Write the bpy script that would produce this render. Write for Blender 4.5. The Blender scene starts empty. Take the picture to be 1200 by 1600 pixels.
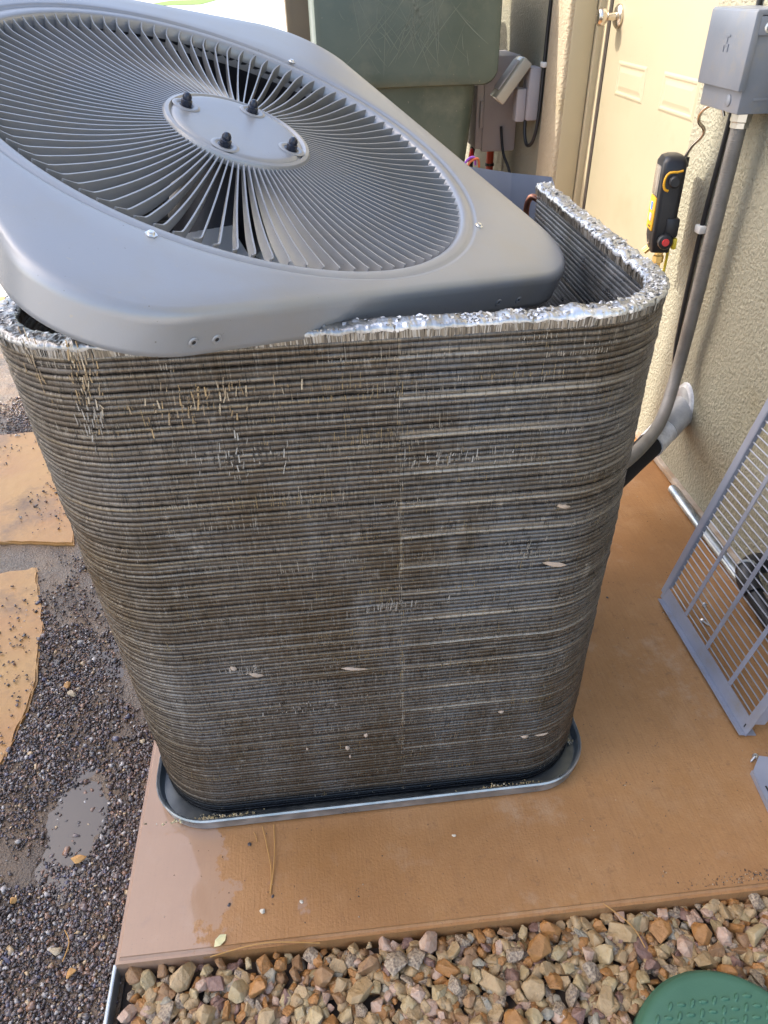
import bpy, bmesh, math, random
import numpy as np
from mathutils import Vector, Matrix, noise
random.seed(7); rng = np.random.default_rng(7)
S = bpy.context.scene; COL = S.collection
PI = math.pi

# ------------------------------------------------------------------ camera, world, sun, exposure
cd = bpy.data.cameras.new('camera'); cam = bpy.data.objects.new('camera', cd); COL.objects.link(cam); S.camera = cam
ROWS = ((0.9939391, -0.10776318, -0.02172951), (-0.08210801, -0.5962896, -0.79855932), (0.07309821, 0.79550349, -0.60152377))
M3 = Matrix((ROWS[0], [-v for v in ROWS[1]], [-v for v in ROWS[2]])).transposed()
cam.matrix_world = Matrix.Translation((0, 0, 1.125)) @ M3.to_4x4()
cd.sensor_fit = 'VERTICAL'; cd.sensor_height = 36; cd.lens = 1107.294 / 1600 * 36
cd.clip_start = 0.02; cd.clip_end = 1000
cd.dof.use_dof = False

EL = math.radians(44); AZ = math.atan2(-2.04, 0.57)
sun_dir = Vector((math.sin(AZ) * math.cos(EL), math.cos(AZ) * math.cos(EL), math.sin(EL)))
W = bpy.data.worlds.new('World'); S.world = W; W.use_nodes = True
wn = W.node_tree.nodes; bg = wn['Background']
sky = wn.new('ShaderNodeTexSky'); sky.sky_type = 'NISHITA'; sky.sun_disc = False
sky.sun_elevation = EL; sky.sun_rotation = AZ; sky.dust_density = 3.4; sky.air_density = 1.0; sky.ozone_density = 0.8
W.node_tree.links.new(sky.outputs[0], bg.inputs[0]); bg.inputs[1].default_value = 0.15
sd = bpy.data.lights.new('sun', 'SUN'); sd.energy = 2.0; sd.angle = math.radians(0.5); sd.color = (1.0, 0.93, 0.82)
so = bpy.data.objects.new('sun', sd); COL.objects.link(so); so.rotation_euler = (-sun_dir).to_track_quat('-Z', 'Y').to_euler()
S.view_settings.view_transform = 'Standard'; S.view_settings.look = 'None'; S.view_settings.gamma = 1
S.view_settings.use_curve_mapping = False; S.view_settings.exposure = 1.84
S.render.engine = 'CYCLES'

# ------------------------------------------------------------------ helpers
def mat(name, col, rough=0.6, metal=0.0, var=None, vs=8.0, bump=0.0, bs=80.0, col2=None, detail=5, stretch=(1, 1, 1), spec=None, coat=0.0, rvar=0.0, bdist=0.002, lo=.35, hi=.65):
    m = bpy.data.materials.new(name); m.use_nodes = True
    nt = m.node_tree; N = nt.nodes; L = nt.links; b = N['Principled BSDF']
    b.inputs['Base Color'].default_value = (*col, 1); b.inputs['Roughness'].default_value = rough; b.inputs['Metallic'].default_value = metal
    if spec is not None: b.inputs['Specular IOR Level'].default_value = spec
    if coat: b.inputs['Coat Weight'].default_value = coat; b.inputs['Coat Roughness'].default_value = 0.08
    tc = N.new('ShaderNodeTexCoord'); mp = N.new('ShaderNodeMapping'); mp.inputs['Scale'].default_value = stretch
    L.new(tc.outputs['Object'], mp.inputs[0])
    if col2 is not None:
        n = N.new('ShaderNodeTexNoise'); n.inputs['Scale'].default_value = vs; n.inputs['Detail'].default_value = detail
        L.new(mp.outputs[0], n.inputs['Vector'])
        r = N.new('ShaderNodeValToRGB'); r.color_ramp.elements[0].position = lo; r.color_ramp.elements[1].position = hi
        r.color_ramp.elements[0].color = (*col, 1); r.color_ramp.elements[1].color = (*col2, 1)
        L.new(n.outputs['Fac'], r.inputs[0]); L.new(r.outputs[0], b.inputs['Base Color'])
        if rvar:
            mr = N.new('ShaderNodeMapRange'); mr.inputs['From Min'].default_value = .3; mr.inputs['From Max'].default_value = .7
            mr.inputs['To Min'].default_value = rough - rvar; mr.inputs['To Max'].default_value = rough + rvar
            L.new(n.outputs['Fac'], mr.inputs[0]); L.new(mr.outputs[0], b.inputs['Roughness'])
    if bump:
        n2 = N.new('ShaderNodeTexNoise'); n2.inputs['Scale'].default_value = bs; n2.inputs['Detail'].default_value = 4
        L.new(mp.outputs[0], n2.inputs['Vector'])
        bp = N.new('ShaderNodeBump'); bp.inputs['Strength'].default_value = bump; bp.inputs['Distance'].default_value = bdist
        L.new(n2.outputs['Fac'], bp.inputs['Height']); L.new(bp.outputs[0], b.inputs['Normal'])
    return m

def link(name, me, m=None, parent=None, smooth=False, kind=None, label=None, cat=None, group=None):
    if m is not None and not me.materials: me.materials.append(m)
    if smooth:
        for p in me.polygons: p.use_smooth = True
    o = bpy.data.objects.new(name, me); COL.objects.link(o)
    if parent: o.parent = parent
    return tag(o, label, cat, group, kind)
def tag(o, label=None, cat=None, group=None, kind=None):
    for k, v in (('label', label), ('category', cat), ('group', group), ('kind', kind)):
        if v: o[k] = v
    return o
def thing(name, label, cat, loc=(0, 0, 0), group=None):
    o = bpy.data.objects.new(name, None); COL.objects.link(o); o.location = loc; o.empty_display_size = .05
    return tag(o, label, cat, group)
def mesh(vs, fs, name='mesh'):
    me = bpy.data.meshes.new(name); me.from_pydata([tuple(v) for v in vs], [], fs); me.update(); return me
def bmmesh(bm, name='mesh'):
    bmesh.ops.recalc_face_normals(bm, faces=bm.faces)
    me = bpy.data.meshes.new(name); bm.to_mesh(me); bm.free(); return me
def sharp(me, deg=35):
    for p in me.polygons: p.use_smooth = True
    me.set_sharp_from_angle(angle=math.radians(deg)); return me
def box(a, b, bev=0.0, seg=2, mtx=None):
    bm = bmesh.new(); bmesh.ops.create_cube(bm, size=1)
    for v in bm.verts:
        v.co = Vector([(a[i] + b[i]) / 2 + v.co[i] * (b[i] - a[i]) for i in range(3)])
    if bev: bmesh.ops.bevel(bm, geom=bm.edges[:], offset=bev, segments=seg, affect='EDGES', profile=.5)
    if mtx: bm.transform(mtx)
    me = bmmesh(bm)
    return sharp(me) if bev else me
def catmull(P, n=8):
    P = [Vector(p) for p in P]; out = []
    for i in range(len(P) - 1):
        p0 = P[max(i - 1, 0)]; p1 = P[i]; p2 = P[i + 1]; p3 = P[min(i + 2, len(P) - 1)]
        for k in range(n):
            t = k / n
            out.append(.5 * ((2 * p1) + (p2 - p0) * t + (2 * p0 - 5 * p1 + 4 * p2 - p3) * t * t + (3 * p1 - p0 - 3 * p2 + p3) * t ** 3))
    out.append(P[-1]); return out
def tube(P, r, seg=10, smoothn=0, rings=None):
    if smoothn: P = catmull(P, smoothn)
    P = [Vector(p) for p in P]; vs = []; fs = []
    t0 = (P[1] - P[0]).normalized(); nrm = t0.orthogonal().normalized()
    for i, p in enumerate(P):
        t = (P[min(i + 1, len(P) - 1)] - P[max(i - 1, 0)]).normalized()
        nrm = (nrm - t * nrm.dot(t)).normalized(); bn = t.cross(nrm)
        rr = r(i / (len(P) - 1)) if callable(r) else r
        for k in range(seg):
            a = 2 * PI * k / seg; vs.append(p + nrm * math.cos(a) * rr + bn * math.sin(a) * rr)
    for i in range(len(P) - 1):
        for k in range(seg):
            a = i * seg + k; b = i * seg + (k + 1) % seg; fs.append((a, b, b + seg, a + seg))
    fs.append(tuple(range(seg))[::-1]); fs.append(tuple((len(P) - 1) * seg + k for k in range(seg)))
    return sharp(mesh(vs, fs), 50)
def lathe(prof, seg=32, mtx=None, deg=40):
    vs = []; fs = []; n = len(prof)
    for k in range(seg):
        a = 2 * PI * k / seg
        for r, z in prof: vs.append((r * math.cos(a), r * math.sin(a), z))
    for k in range(seg):
        for i in range(n - 1):
            a = k * n + i; b = ((k + 1) % seg) * n + i; fs.append((a, b, b + 1, a + 1))
    me = mesh(vs, fs)
    bm = bmesh.new(); bm.from_mesh(me); bmesh.ops.remove_doubles(bm, verts=bm.verts, dist=1e-6)
    if mtx: bm.transform(mtx)
    bmesh.ops.recalc_face_normals(bm, faces=bm.faces); bm.to_mesh(me); bm.free(); return sharp(me, deg)
def prism(poly, z0, z1, bev=0.0, jit=0, seg=2):
    bm = bmesh.new(); vs = [bm.verts.new((x, y, z0)) for x, y in poly]; f = bm.faces.new(vs)
    r = bmesh.ops.extrude_face_region(bm, geom=[f]); top = [v for v in r['geom'] if isinstance(v, bmesh.types.BMVert)]
    for v in top: v.co.z = z1
    if bev:
        es = [e for e in bm.edges if all(v in top for v in e.verts)]
        bmesh.ops.bevel(bm, geom=es, offset=bev, segments=seg, affect='EDGES')
    return bmmesh(bm)
def hull(n, sx, sy, sz, seed, bev=.0):
    r = random.Random(seed); bm = bmesh.new()
    for i in range(n):
        v = Vector((r.gauss(0, 1), r.gauss(0, 1), r.gauss(0, 1))).normalized() * r.uniform(.82, 1.0)
        bm.verts.new((v.x * sx, v.y * sy, v.z * sz))
    bmesh.ops.convex_hull(bm, input=bm.verts[:])
    bmesh.ops.delete(bm, geom=[v for v in bm.verts if not v.link_faces], context='VERTS')
    if bev:
        bmesh.ops.bevel(bm, geom=bm.edges[:], offset=bev, segments=1, affect='EDGES', clamp_overlap=True)
    return bmmesh(bm)
def copy_tree(o, parent=None):
    c = o.copy(); COL.objects.link(c)
    if parent: c.parent = parent
    for ch in list(o.children): copy_tree(ch, c)
    return c
def fast_mesh(V, F, colors=None):
    """V (n,3) F (m,k) numpy, optional per-vertex colours"""
    me = bpy.data.meshes.new('mesh'); k = F.shape[1]
    me.vertices.add(len(V)); me.vertices.foreach_set('co', V.astype(np.float32).ravel())
    me.loops.add(F.size); me.loops.foreach_set('vertex_index', F.astype(np.int32).ravel())
    me.polygons.add(len(F)); me.polygons.foreach_set('loop_start', np.arange(0, F.size, k, dtype=np.int32))
    me.update(calc_edges=True)
    if colors is not None:
        a = me.color_attributes.new('tint', 'FLOAT_COLOR', 'POINT')
        a.data.foreach_set('color', np.concatenate([colors, np.ones((len(colors), 1))], 1).astype(np.float32).ravel())
    me.validate(); return me
def tri_arrays(me):
    me.calc_loop_triangles()
    V = np.array([v.co[:] for v in me.vertices]); F = np.array([t.vertices[:] for t in me.loop_triangles]); return V, F

# ------------------------------------------------------------------ materials
def attr_mat(name, rough, spec=.5, bump=0, bs=300):
    m = mat(name, (1, 1, 1), rough, spec=spec, bump=bump, bs=bs, bdist=.001); nt = m.node_tree
    a = nt.nodes.new('ShaderNodeAttribute'); a.attribute_name = 'tint'
    nt.links.new(a.outputs['Color'], nt.nodes['Principled BSDF'].inputs['Base Color']); return m

m_lid = mat('grey_powder_coat', (.27, .277, .292), .34, 0.3, col2=(.295, .30, .31), vs=5, bump=.05, bs=500, rvar=.03)
def dusty(m, c, scale, lo, hi, rgh):
    nt = m.node_tree; N = nt.nodes; L = nt.links; b = N['Principled BSDF']
    src = b.inputs['Base Color'].links[0].from_socket
    n = N.new('ShaderNodeTexNoise'); n.inputs['Scale'].default_value = scale; n.inputs['Detail'].default_value = 8; n.inputs['Roughness'].default_value = .7
    L.new(N['Texture Coordinate'].outputs['Object'], n.inputs['Vector'])
    mr = N.new('ShaderNodeMapRange'); mr.inputs['From Min'].default_value = lo; mr.inputs['From Max'].default_value = hi
    L.new(n.outputs['Fac'], mr.inputs[0])
    mx = N.new('ShaderNodeMix'); mx.data_type = 'RGBA'; L.new(mr.outputs[0], mx.inputs[0]); L.new(src, mx.inputs[6]); mx.inputs[7].default_value = (*c, 1)
    L.new(mx.outputs[2], b.inputs['Base Color'])
dusty(m_lid, (.29, .27, .235), 3.2, .48, .74, .5)
m_dark = mat('black_rubber', (.012, .012, .014), .35)
m_capn = mat('black_cap_nut', (.02, .025, .04), .25, .3)
m_zinc = mat('zinc_screw', (.75, .75, .74), .3, .9)
m_motor = mat('black_motor_paint', (.015, .015, .02), .4, .3)
m_blade = mat('aluminium_blade', (.72, .73, .75), .35, .6)
m_galv = mat('galvanised_steel', (.30, .34, .37), .36, .75, col2=(.5, .53, .54), vs=30, bump=.2, bs=90, rvar=.1)
m_foil = mat('crushed_aluminium', (.75, .76, .77), .22, 1.0, col2=(.95, .95, .95), vs=90)
m_copper = mat('copper_tube', (.55, .26, .16), .35, .9, col2=(.3, .13, .09), vs=30)
m_panel = mat('slate_grey_enamel', (.22, .24, .30), .35, .2, col2=(.28, .30, .36), vs=9, rvar=.08)
m_grille = mat('grey_grille_enamel', (.27, .285, .345), .38, .15, col2=(.33, .34, .40), vs=12, rvar=.05)
m_wire = mat('grey_wire_coating', (.34, .35, .38), .35, .4)
m_box = mat('grey_box_enamel', (.17, .19, .225), .4, .1, col2=(.20, .215, .25), vs=14, bump=.08, bs=200)
m_conduit = mat('grey_conduit', (.15, .138, .122), .45, .1, col2=(.19, .178, .16), vs=25)
m_steel = mat('bright_fitting', (.6, .58, .52), .3, .9)
m_black = mat('black_plastic', (.014, .014, .016), .42, bump=.05, bs=400)
m_foam = mat('black_foam', (.008, .008, .009), .9, bump=.4, bs=200)
m_white = mat('white_plastic', (.75, .74, .70), .5)
m_caulk = mat('white_tape', (.72, .73, .74), .35, col2=(.5, .5, .5), vs=60)
m_gtape = mat('grey_tape', (.33, .33, .33), .6, col2=(.42, .42, .41), vs=50, bump=.2, bs=150)
m_yellow = mat('amber_plastic', (.85, .42, .02), .4)
m_yell2 = mat('yellow_hose', (.8, .6, .04), .4)
m_red = mat('red_plastic', (.65, .03, .03), .35)
m_redc = mat('red_conduit', (.42, .055, .025), .5)
m_brass = mat('brass', (.62, .43, .16), .3, .9)
m_screen = mat('dull_screen', (.28, .25, .21), .15)
m_blue = mat('blue_print', (.08, .25, .75), .4); m_pink = mat('lilac_print', (.6, .4, .55), .4)
m_orange = mat('orange_wire', (.75, .16, .05), .4); m_purple = mat('purple_wire', (.35, .08, .5), .4)
m_door = mat('cream_door_paint', (.335, .295, .205), .45, col2=(.355, .315, .22), vs=3, bump=.03, bs=60)
m_frame = mat('cream_frame_paint', (.42, .365, .24), .5, col2=(.45, .39, .26), vs=4)
m_gap = mat('dark_weatherstrip', (.03, .022, .018), .8)
m_nickel = mat('satin_nickel', (.62, .56, .48), .25, 1)
m_green = mat('green_polyethylene', (.060, .086, .072), .40, col2=(.082, .11, .092), vs=6, bump=.05, bs=160, rvar=.05)
m_brownbin = mat('brown_polyethylene', (.12, .095, .06), .45, col2=(.16, .12, .07), vs=5)
m_lidgreen = mat('green_valve_lid', (.050, .140, .085), .5, col2=(.065, .165, .105), vs=10, bump=.1, bs=300)
m_clear = mat('cloudy_cover', (.42, .40, .33), .2)
m_lilac = mat('pale_grey_plastic', (.36, .34, .36), .5, col2=(.40, .38, .38), vs=8)

dusty(m_box, (.23, .22, .20), 18, .5, .75, .5)
dusty(m_grille, (.28, .26, .24), 14, .5, .75, .5)
dusty(m_door, (.29, .25, .16), 2.5, .52, .8, .5)
dusty(m_green, (.14, .155, .125), 5, .5, .75, .5)
def specks(m, c, scale, lo, amt):
    nt = m.node_tree; N = nt.nodes; L = nt.links; b = N['Principled BSDF']; src = b.inputs['Base Color'].links[0].from_socket
    n = N.new('ShaderNodeTexNoise'); n.inputs['Scale'].default_value = scale; n.inputs['Detail'].default_value = 3; L.new(N['Texture Coordinate'].outputs['Object'], n.inputs['Vector'])
    mr = N.new('ShaderNodeMapRange'); mr.inputs['From Min'].default_value = lo; mr.inputs['From Max'].default_value = lo + .04; mr.inputs['To Max'].default_value = amt; L.new(n.outputs['Fac'], mr.inputs[0])
    mx = N.new('ShaderNodeMix'); mx.data_type = 'RGBA'; L.new(mr.outputs[0], mx.inputs[0]); L.new(src, mx.inputs[6]); mx.inputs[7].default_value = (*c, 1); L.new(mx.outputs[2], b.inputs['Base Color'])
specks(m_lid, (.34, .31, .26), 140, .70, .6); specks(m_lid, (.11, .09, .07), 210, .73, .7)
for mm in (m_box, m_grille, m_green): specks(mm, (.30, .27, .22), 120, .70, .5)
specks(m_door, (.26, .21, .13), 90, .72, .5)
def stucco(name, c1, c2, spec=.3, stain=None):
    m = mat(name, c1, .85, col2=c2, vs=1.6, detail=8, spec=spec); nt = m.node_tree; N = nt.nodes; L = nt.links; b = N['Principled BSDF']
    tc = N['Texture Coordinate']
    n1 = N.new('ShaderNodeTexNoise'); n1.inputs['Scale'].default_value = 125; n1.inputs['Detail'].default_value = 3; n1.inputs['Distortion'].default_value = .3
    n2 = N.new('ShaderNodeTexNoise'); n2.inputs['Scale'].default_value = 420; n2.inputs['Detail'].default_value = 3
    for n in (n1, n2): L.new(tc.outputs['Object'], n.inputs['Vector'])
    r = N.new('ShaderNodeMapRange'); r.inputs['From Min'].default_value = .38; r.inputs['From Max'].default_value = .68; L.new(n1.outputs['Fac'], r.inputs[0])
    ad = N.new('ShaderNodeMath'); ad.operation = 'MULTIPLY_ADD'; ad.inputs[1].default_value = .35
    L.new(n2.outputs['Fac'], ad.inputs[0]); L.new(r.outputs[0], ad.inputs[2])
    bp = N.new('ShaderNodeBump'); bp.inputs['Strength'].default_value = .8; bp.inputs['Distance'].default_value = .003
    L.new(ad.outputs[0], bp.inputs['Height']); L.new(bp.outputs[0], b.inputs['Normal'])
    dusty(m, stain or (.24, .19, .085), 2.3, .56, .82, .9)
    return m
m_stucco = stucco('tan_stucco', (.275, .262, .195), (.31, .295, .225))
m_trim = stucco('cream_stucco', (.40, .335, .235), (.44, .375, .27))

# concrete pad: brown stain, wet film toward one corner
def pad_mat():
    m = bpy.data.materials.new('brown_concrete'); m.use_nodes = True; nt = m.node_tree; N = nt.nodes; L = nt.links; b = N['Principled BSDF']
    g = N.new('ShaderNodeNewGeometry')
    def nz(sc, det=5, rough=.5, vec=None, dist=0):
        n = N.new('ShaderNodeTexNoise'); n.inputs['Scale'].default_value = sc; n.inputs['Detail'].default_value = det; n.inputs['Roughness'].default_value = rough
        n.inputs['Distortion'].default_value = dist; L.new(vec or g.outputs['Position'], n.inputs['Vector']); return n.outputs['Fac']
    def mth(op, a, b_=None, c_=None):
        n = N.new('ShaderNodeMath'); n.operation = op
        for i, v in enumerate((a, b_, c_)):
            if v is None: continue
            if isinstance(v, (int, float)): n.inputs[i].default_value = v
            else: L.new(v, n.inputs[i])
        return n.outputs[0]
    def ramp(x, a, b_):
        n = N.new('ShaderNodeMapRange'); n.inputs['From Min'].default_value = a; n.inputs['From Max'].default_value = b_; L.new(x, n.inputs[0]); return n.outputs[0]
    def mix(f, a, b_):
        n = N.new('ShaderNodeMix'); n.data_type = 'RGBA'; L.new(f, n.inputs[0])
        for i, v in ((6, a), (7, b_)):
            if isinstance(v, tuple): n.inputs[i].default_value = (*v, 1)
            else: L.new(v, n.inputs[i])
        return n.outputs[2]
    sp = N.new('ShaderNodeSeparateXYZ'); L.new(g.outputs['Position'], sp.inputs[0]); X, Y = sp.outputs[0], sp.outputs[1]
    c = mix(ramp(nz(4, 8, .6), .35, .65), (.345, .168, .058), (.405, .210, .084))
    c = mix(mth('MULTIPLY', ramp(nz(9, 9, .7), .52, .75), .6), c, (.44, .26, .13))
    mp = N.new('ShaderNodeMapping'); mp.inputs['Scale'].default_value = (260, 14, 1); L.new(g.outputs['Position'], mp.inputs[0])
    br = nz(1, 3, .6, mp.outputs[0])                                   # broom strokes
    c = mix(mth('MULTIPLY', ramp(br, .48, .75), .4), c, (.22, .11, .045))
    c = mix(mth('MULTIPLY', ramp(nz(90, 8, .8), .5, .7), .35), c, (.47, .27, .12))
    c = mix(mth('MULTIPLY', ramp(nz(1.9, 8, .65), .46, .62), .65), c, (.27, .125, .045))
    c = mix(mth('MULTIPLY', ramp(nz(38, 6, .7), .58, .68), .6), c, (.22, .11, .05))
    c = mix(mth('MULTIPLY', ramp(nz(5, 9, .75), .56, .74), .7), c, (.46, .33, .22))
    c = mix(mth('MULTIPLY', ramp(nz(330, 2), .66, .72), .8), c, (.14, .08, .04))
    e = mth('ADD', X, mth('MULTIPLY', mth('SUBTRACT', nz(17, 8, .65), .5), .22))
    wet = ramp(e, -.216, -.222)
    wet2 = mth('MULTIPLY', ramp(nz(16, 5, .6), .62, .64), mth('MULTIPLY', ramp(e, .0, -.1), ramp(Y, .62, .5)))
    wet = mth('MAXIMUM', wet, wet2)
    damp = mth('MULTIPLY', ramp(nz(3, 4), .35, .6), ramp(X, .15, -.1))
    c = mix(mth('MULTIPLY', damp, .6), c, (.26, .115, .035))
    c = mix(mth('MULTIPLY', wet, .6), c, (.42, .29, .215))
    L.new(c, b.inputs['Base Color'])
    L.new(mth('MULTIPLY_ADD', wet, -.60, mth('MULTIPLY_ADD', damp, -.24, .58)), b.inputs['Roughness'])
    bp = N.new('ShaderNodeBump'); bp.inputs['Distance'].default_value = .0014
    L.new(mth('ADD', mth('MULTIPLY', br, .6), nz(240, 3)), bp.inputs['Height']); L.new(mth('MULTIPLY_ADD', wet, -.48, .5), bp.inputs['Strength'])
    L.new(bp.outputs[0], b.inputs['Normal']); return m
m_pad = pad_mat()
m_flag = mat('orange_flagstone', (.40, .185, .048), .5, col2=(.48, .27, .095), vs=6, detail=9, bump=.8, bs=40, rvar=.1)
dusty(m_flag, (.20, .115, .06), 5, .52, .70, .5)
m_mud = mat('wet_mud', (.10, .065, .04), .28, col2=(.18, .115, .065), vs=14, bump=1, bs=220, rvar=.2, bdist=.004)
m_puddle = mat('puddle_water', (.10, .075, .055), .05, spec=.6)
m_soil = mat('dark_soil', (.05, .035, .025), .9, col2=(.09, .06, .04), vs=60)  # mottled dark brown soil colour
m_yard = mat('pale_decomposed_granite', (.50, .45, .38), .9, col2=(.58, .54, .48), vs=2, detail=8, bump=.3, bs=50)
m_drive = mat('pale_concrete_drive', (.62, .61, .60), .8, col2=(.68, .68, .67), vs=1)
m_grass = mat('lawn_green', (.12, .22, .03), .9, col2=(.18, .28, .05), vs=3)

# ------------------------------------------------------------------ ground
def rect(x0, y0, x1, y1, z): return mesh([(x0, y0, z), (x1, y0, z), (x1, y1, z), (x0, y1, z)], [(0, 1, 2, 3)])
link('ground', rect(-300, -200, 300, 500, -.075), m_yard, kind='structure')
link('driveway', rect(-60, 9, 40, 60, -.068), m_drive, kind='structure')
link('lawn', rect(-10.6, 62, -6.2, 80, -.05), m_grass, kind='structure')
# gently uneven muddy side yard
def yard_h(x, y):
    v = noise.noise(Vector((x * 5, y * 5, 0))) * .004 + noise.noise(Vector((x * 17, y * 13, 3))) * .003 + noise.noise(Vector((x * 50, y * 40, 6))) * .0016
    d = math.hypot((x + .487) / .045, (y - .735) / .095)
    d *= 1 + .55 * noise.noise(Vector((x * 26, y * 22, 4))) + .3 * noise.noise(Vector((x * 70, y * 60, 1)))
    if d < 1.6: v -= .0075 * max(0, 1 - d / 1.6)
    return -.046 + v
nx, ny = 300, 600; gx = np.linspace(-1.9, -.36, nx); gy = np.linspace(.0, 3.4, ny)
V = np.array([(x, y, yard_h(x, y)) for y in gy for x in gx]); I = np.arange(nx * ny).reshape(ny, nx)
F = np.stack([I[:-1, :-1], I[:-1, 1:], I[1:, 1:], I[1:, :-1]], -1).reshape(-1, 4)
link('side_yard', fast_mesh(V, F), m_mud, smooth=True, kind='structure')
link('gravel_bed_soil', rect(-.36, -.5, 1.6, .60, -.052), m_soil, kind='structure')
pad = link('concrete_pad', prism([(-.366, .467), (1.2, .452), (1.2, 3.4), (-.366, 3.4)], -.07, 0, .007, seg=3), m_pad, kind='structure')
# standing water: a level sheet that shows wherever the mud dips below it
link('puddle', rect(-.78, .45, -.375, 1.25, -.0488), m_puddle, kind='structure')

def flag(poly, label, h=.007):
    poly = [(x * 1.036, y * 1.036) for x, y in poly]
    P = []
    n = len(poly)
    for i in range(n):
        a = Vector(poly[i]); b = Vector(poly[(i + 1) % n])
        for k in range(10):
            p = a.lerp(b, k / 10); w = noise.noise(Vector((p.x * 22, p.y * 22, 5))) * .007
            d = (b - a).normalized(); P.append((p.x - d.y * w, p.y + d.x * w))
    return link('flagstone', prism(P, -.06, -.046 + h, .004), m_flag, label=label, cat='flagstone', group='orange flagstones set in the muddy side yard')
flag([(-.655, 1.46), (-.88, 1.50), (-1.30, 1.62), (-1.25, 2.05), (-.905, 2.06), (-.83, 1.97), (-.74, 1.80)], 'wide orange flagstone beside the coil with mud smeared on its far end')
flag([(-.725, 1.38), (-.83, 1.375), (-1.25, 1.36), (-1.20, .90), (-.80, .76), (-.645, .775), (-.625, .88), (-.622, 1.02), (-.66, 1.2)], 'long orange flagstone cut off by the left picture edge, dotted with dark chips')
flag([(-1.05, 2.9), (-1.55, 2.85), (-1.7, 3.3), (-1.2, 3.38)], 'sunlit orange flagstone far behind the coil')

# dark wet gravel (stuff)
def in_poly(x, y, P):
    c = False; n = len(P)
    for i in range(n):
        x1, y1 = P[i]; x2, y2 = P[(i + 1) % n]
        if (y1 > y) != (y2 > y) and x < (x2 - x1) * (y - y1) / (y2 - y1) + x1: c = not c
    return c
FL = [[(x * 1.036, y * 1.036) for x, y in q_] for q_ in [[(-.655, 1.46), (-.88, 1.50), (-1.30, 1.62), (-1.25, 2.05), (-.905, 2.06), (-.74, 1.80)], [(-.725, 1.38), (-1.25, 1.36), (-1.20, .90), (-.80, .76), (-.645, .775), (-.62, 1.02)]]]
protos = [tri_arrays(hull(9 + i % 4, 1, .8, .6, 100 + i)) for i in range(14)]
def scatter(pts, palette, pw):
    VV = []; FF = []; CC = []; off = 0; pal = np.array(palette)
    for (x, y, z, s) in pts:
        V0, F0 = protos[random.randrange(14)]
        e = Matrix.Rotation(random.uniform(0, 6.28), 3, 'Z') @ Matrix.Rotation(random.uniform(-.7, .7), 3, 'X')
        A = (V0 * s) @ np.array(e).T + (x, y, z)
        VV.append(A); FF.append(F0 + off); off += len(A)
        c = pal[rng.choice(len(pal), p=pw)] * random.uniform(.65, 1.35); CC.append(np.repeat(c[None], len(A), 0))
    return fast_mesh(np.concatenate(VV), np.concatenate(FF), np.concatenate(CC))
pts = []
while len(pts) < 56000:
    y = random.uniform(.05, 2.4); x = random.uniform(-1.5, -.367)
    if y > 1.2 and random.random() < .35: continue
    if x < -.62 - .2 * y: 
        if random.random() < .8: continue
    n = noise.noise(Vector((x * 6, y * 3, 9))) + .5 * noise.noise(Vector((x * 18, y * 12, 2)))
    dens = 1.0 if y < .62 else (.66 + n * 1.8 + max(0, (x + .47) * 3))
    if y > .85: dens -= .12
    if x < -.52 and .6 < y < 1.3: dens -= .12
    if math.hypot((x + .487) / .045, (y - .735) / .09) < 1: dens = .12
    if random.random() > dens: continue
    onf = any(in_poly(x, y, P) for P in FL)
    if onf and random.random() > .06: continue
    s = random.choice((.0022, .0028, .0035, .0045)) * random.uniform(.8, 1.3) * (1 if random.random() > .035 else 1.9)
    pts.append((x, y, (-.037 if onf else yard_h(x, y)) + s * .12 + random.uniform(0, .0022), s))
m_wetg = attr_mat('wet_gravel', .2, .7)
link('dark_gravel', scatter(pts, [(.050, .036, .032), (.095, .066, .056), (.15, .105, .092), (.22, .12, .075), (.38, .33, .29), (.45, .31, .17), (.09, .075, .10)], [.27, .23, .15, .16, .08, .03, .08]), m_wetg, kind='stuff', label='wet dark purple and brown crushed gravel in mud left of the pad', cat='gravel')

# ------------------------------------------------------------------ tan river gravel bed in front
stone_cols = [('tan_stone', (0.340, 0.224, 0.105), (0.407, 0.287, 0.155)), ('orange_stone', (0.385, 0.182, 0.056), (0.296, 0.140, 0.043)), ('pink_stone', (0.429, 0.266, 0.180), (0.503, 0.364, 0.267)),
              ('grey_stone', (0.266, 0.231, 0.167), (0.355, 0.315, 0.236)), ('plum_stone', (0.178, 0.098, 0.074), (0.244, 0.147, 0.112)), ('speckled_stone', (0.414, 0.322, 0.217), (0.148, 0.105, 0.074)), ('buff_stone', (0.355, 0.259, 0.124), (0.429, 0.329, 0.186)), ('brown_stone', (0.237, 0.126, 0.056), (0.311, 0.182, 0.087))]
stone_w = [.24, .15, .09, .06, .05, .11, .13, .17]
smats = [mat(n, a, .55, col2=b, vs=110 if 'speck' not in n else 330, detail=8, bump=1.0, bs=260, rvar=.12, bdist=.0022) for n, a, b in stone_cols]
smesh = []
for i, sm in enumerate(smats):
    row = []
    for k in range(5):
        me = hull(13 + 2 * k, .016, .016 * random.uniform(.65, .9), .016 * random.uniform(.5, .7), 500 + i * 9 + k, .0004); me.materials.append(sm); row.append(me)
    smesh.append(row)
VC = (.455, .235); VR = .130
acc = []
grid = {}
def ok(x, y, r):
    cx, cy = math.floor(x / .05), math.floor(y / .05)
    for a in (-1, 0, 1):
        for b in (-1, 0, 1):
            for (u, v, w) in grid.get((cx + a, cy + b), ()):
                if (u - x) ** 2 + (v - y) ** 2 < ((r + w) * .72) ** 2: return False
    grid.setdefault((cx, cy), []).append((x, y, r)); return True
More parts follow.
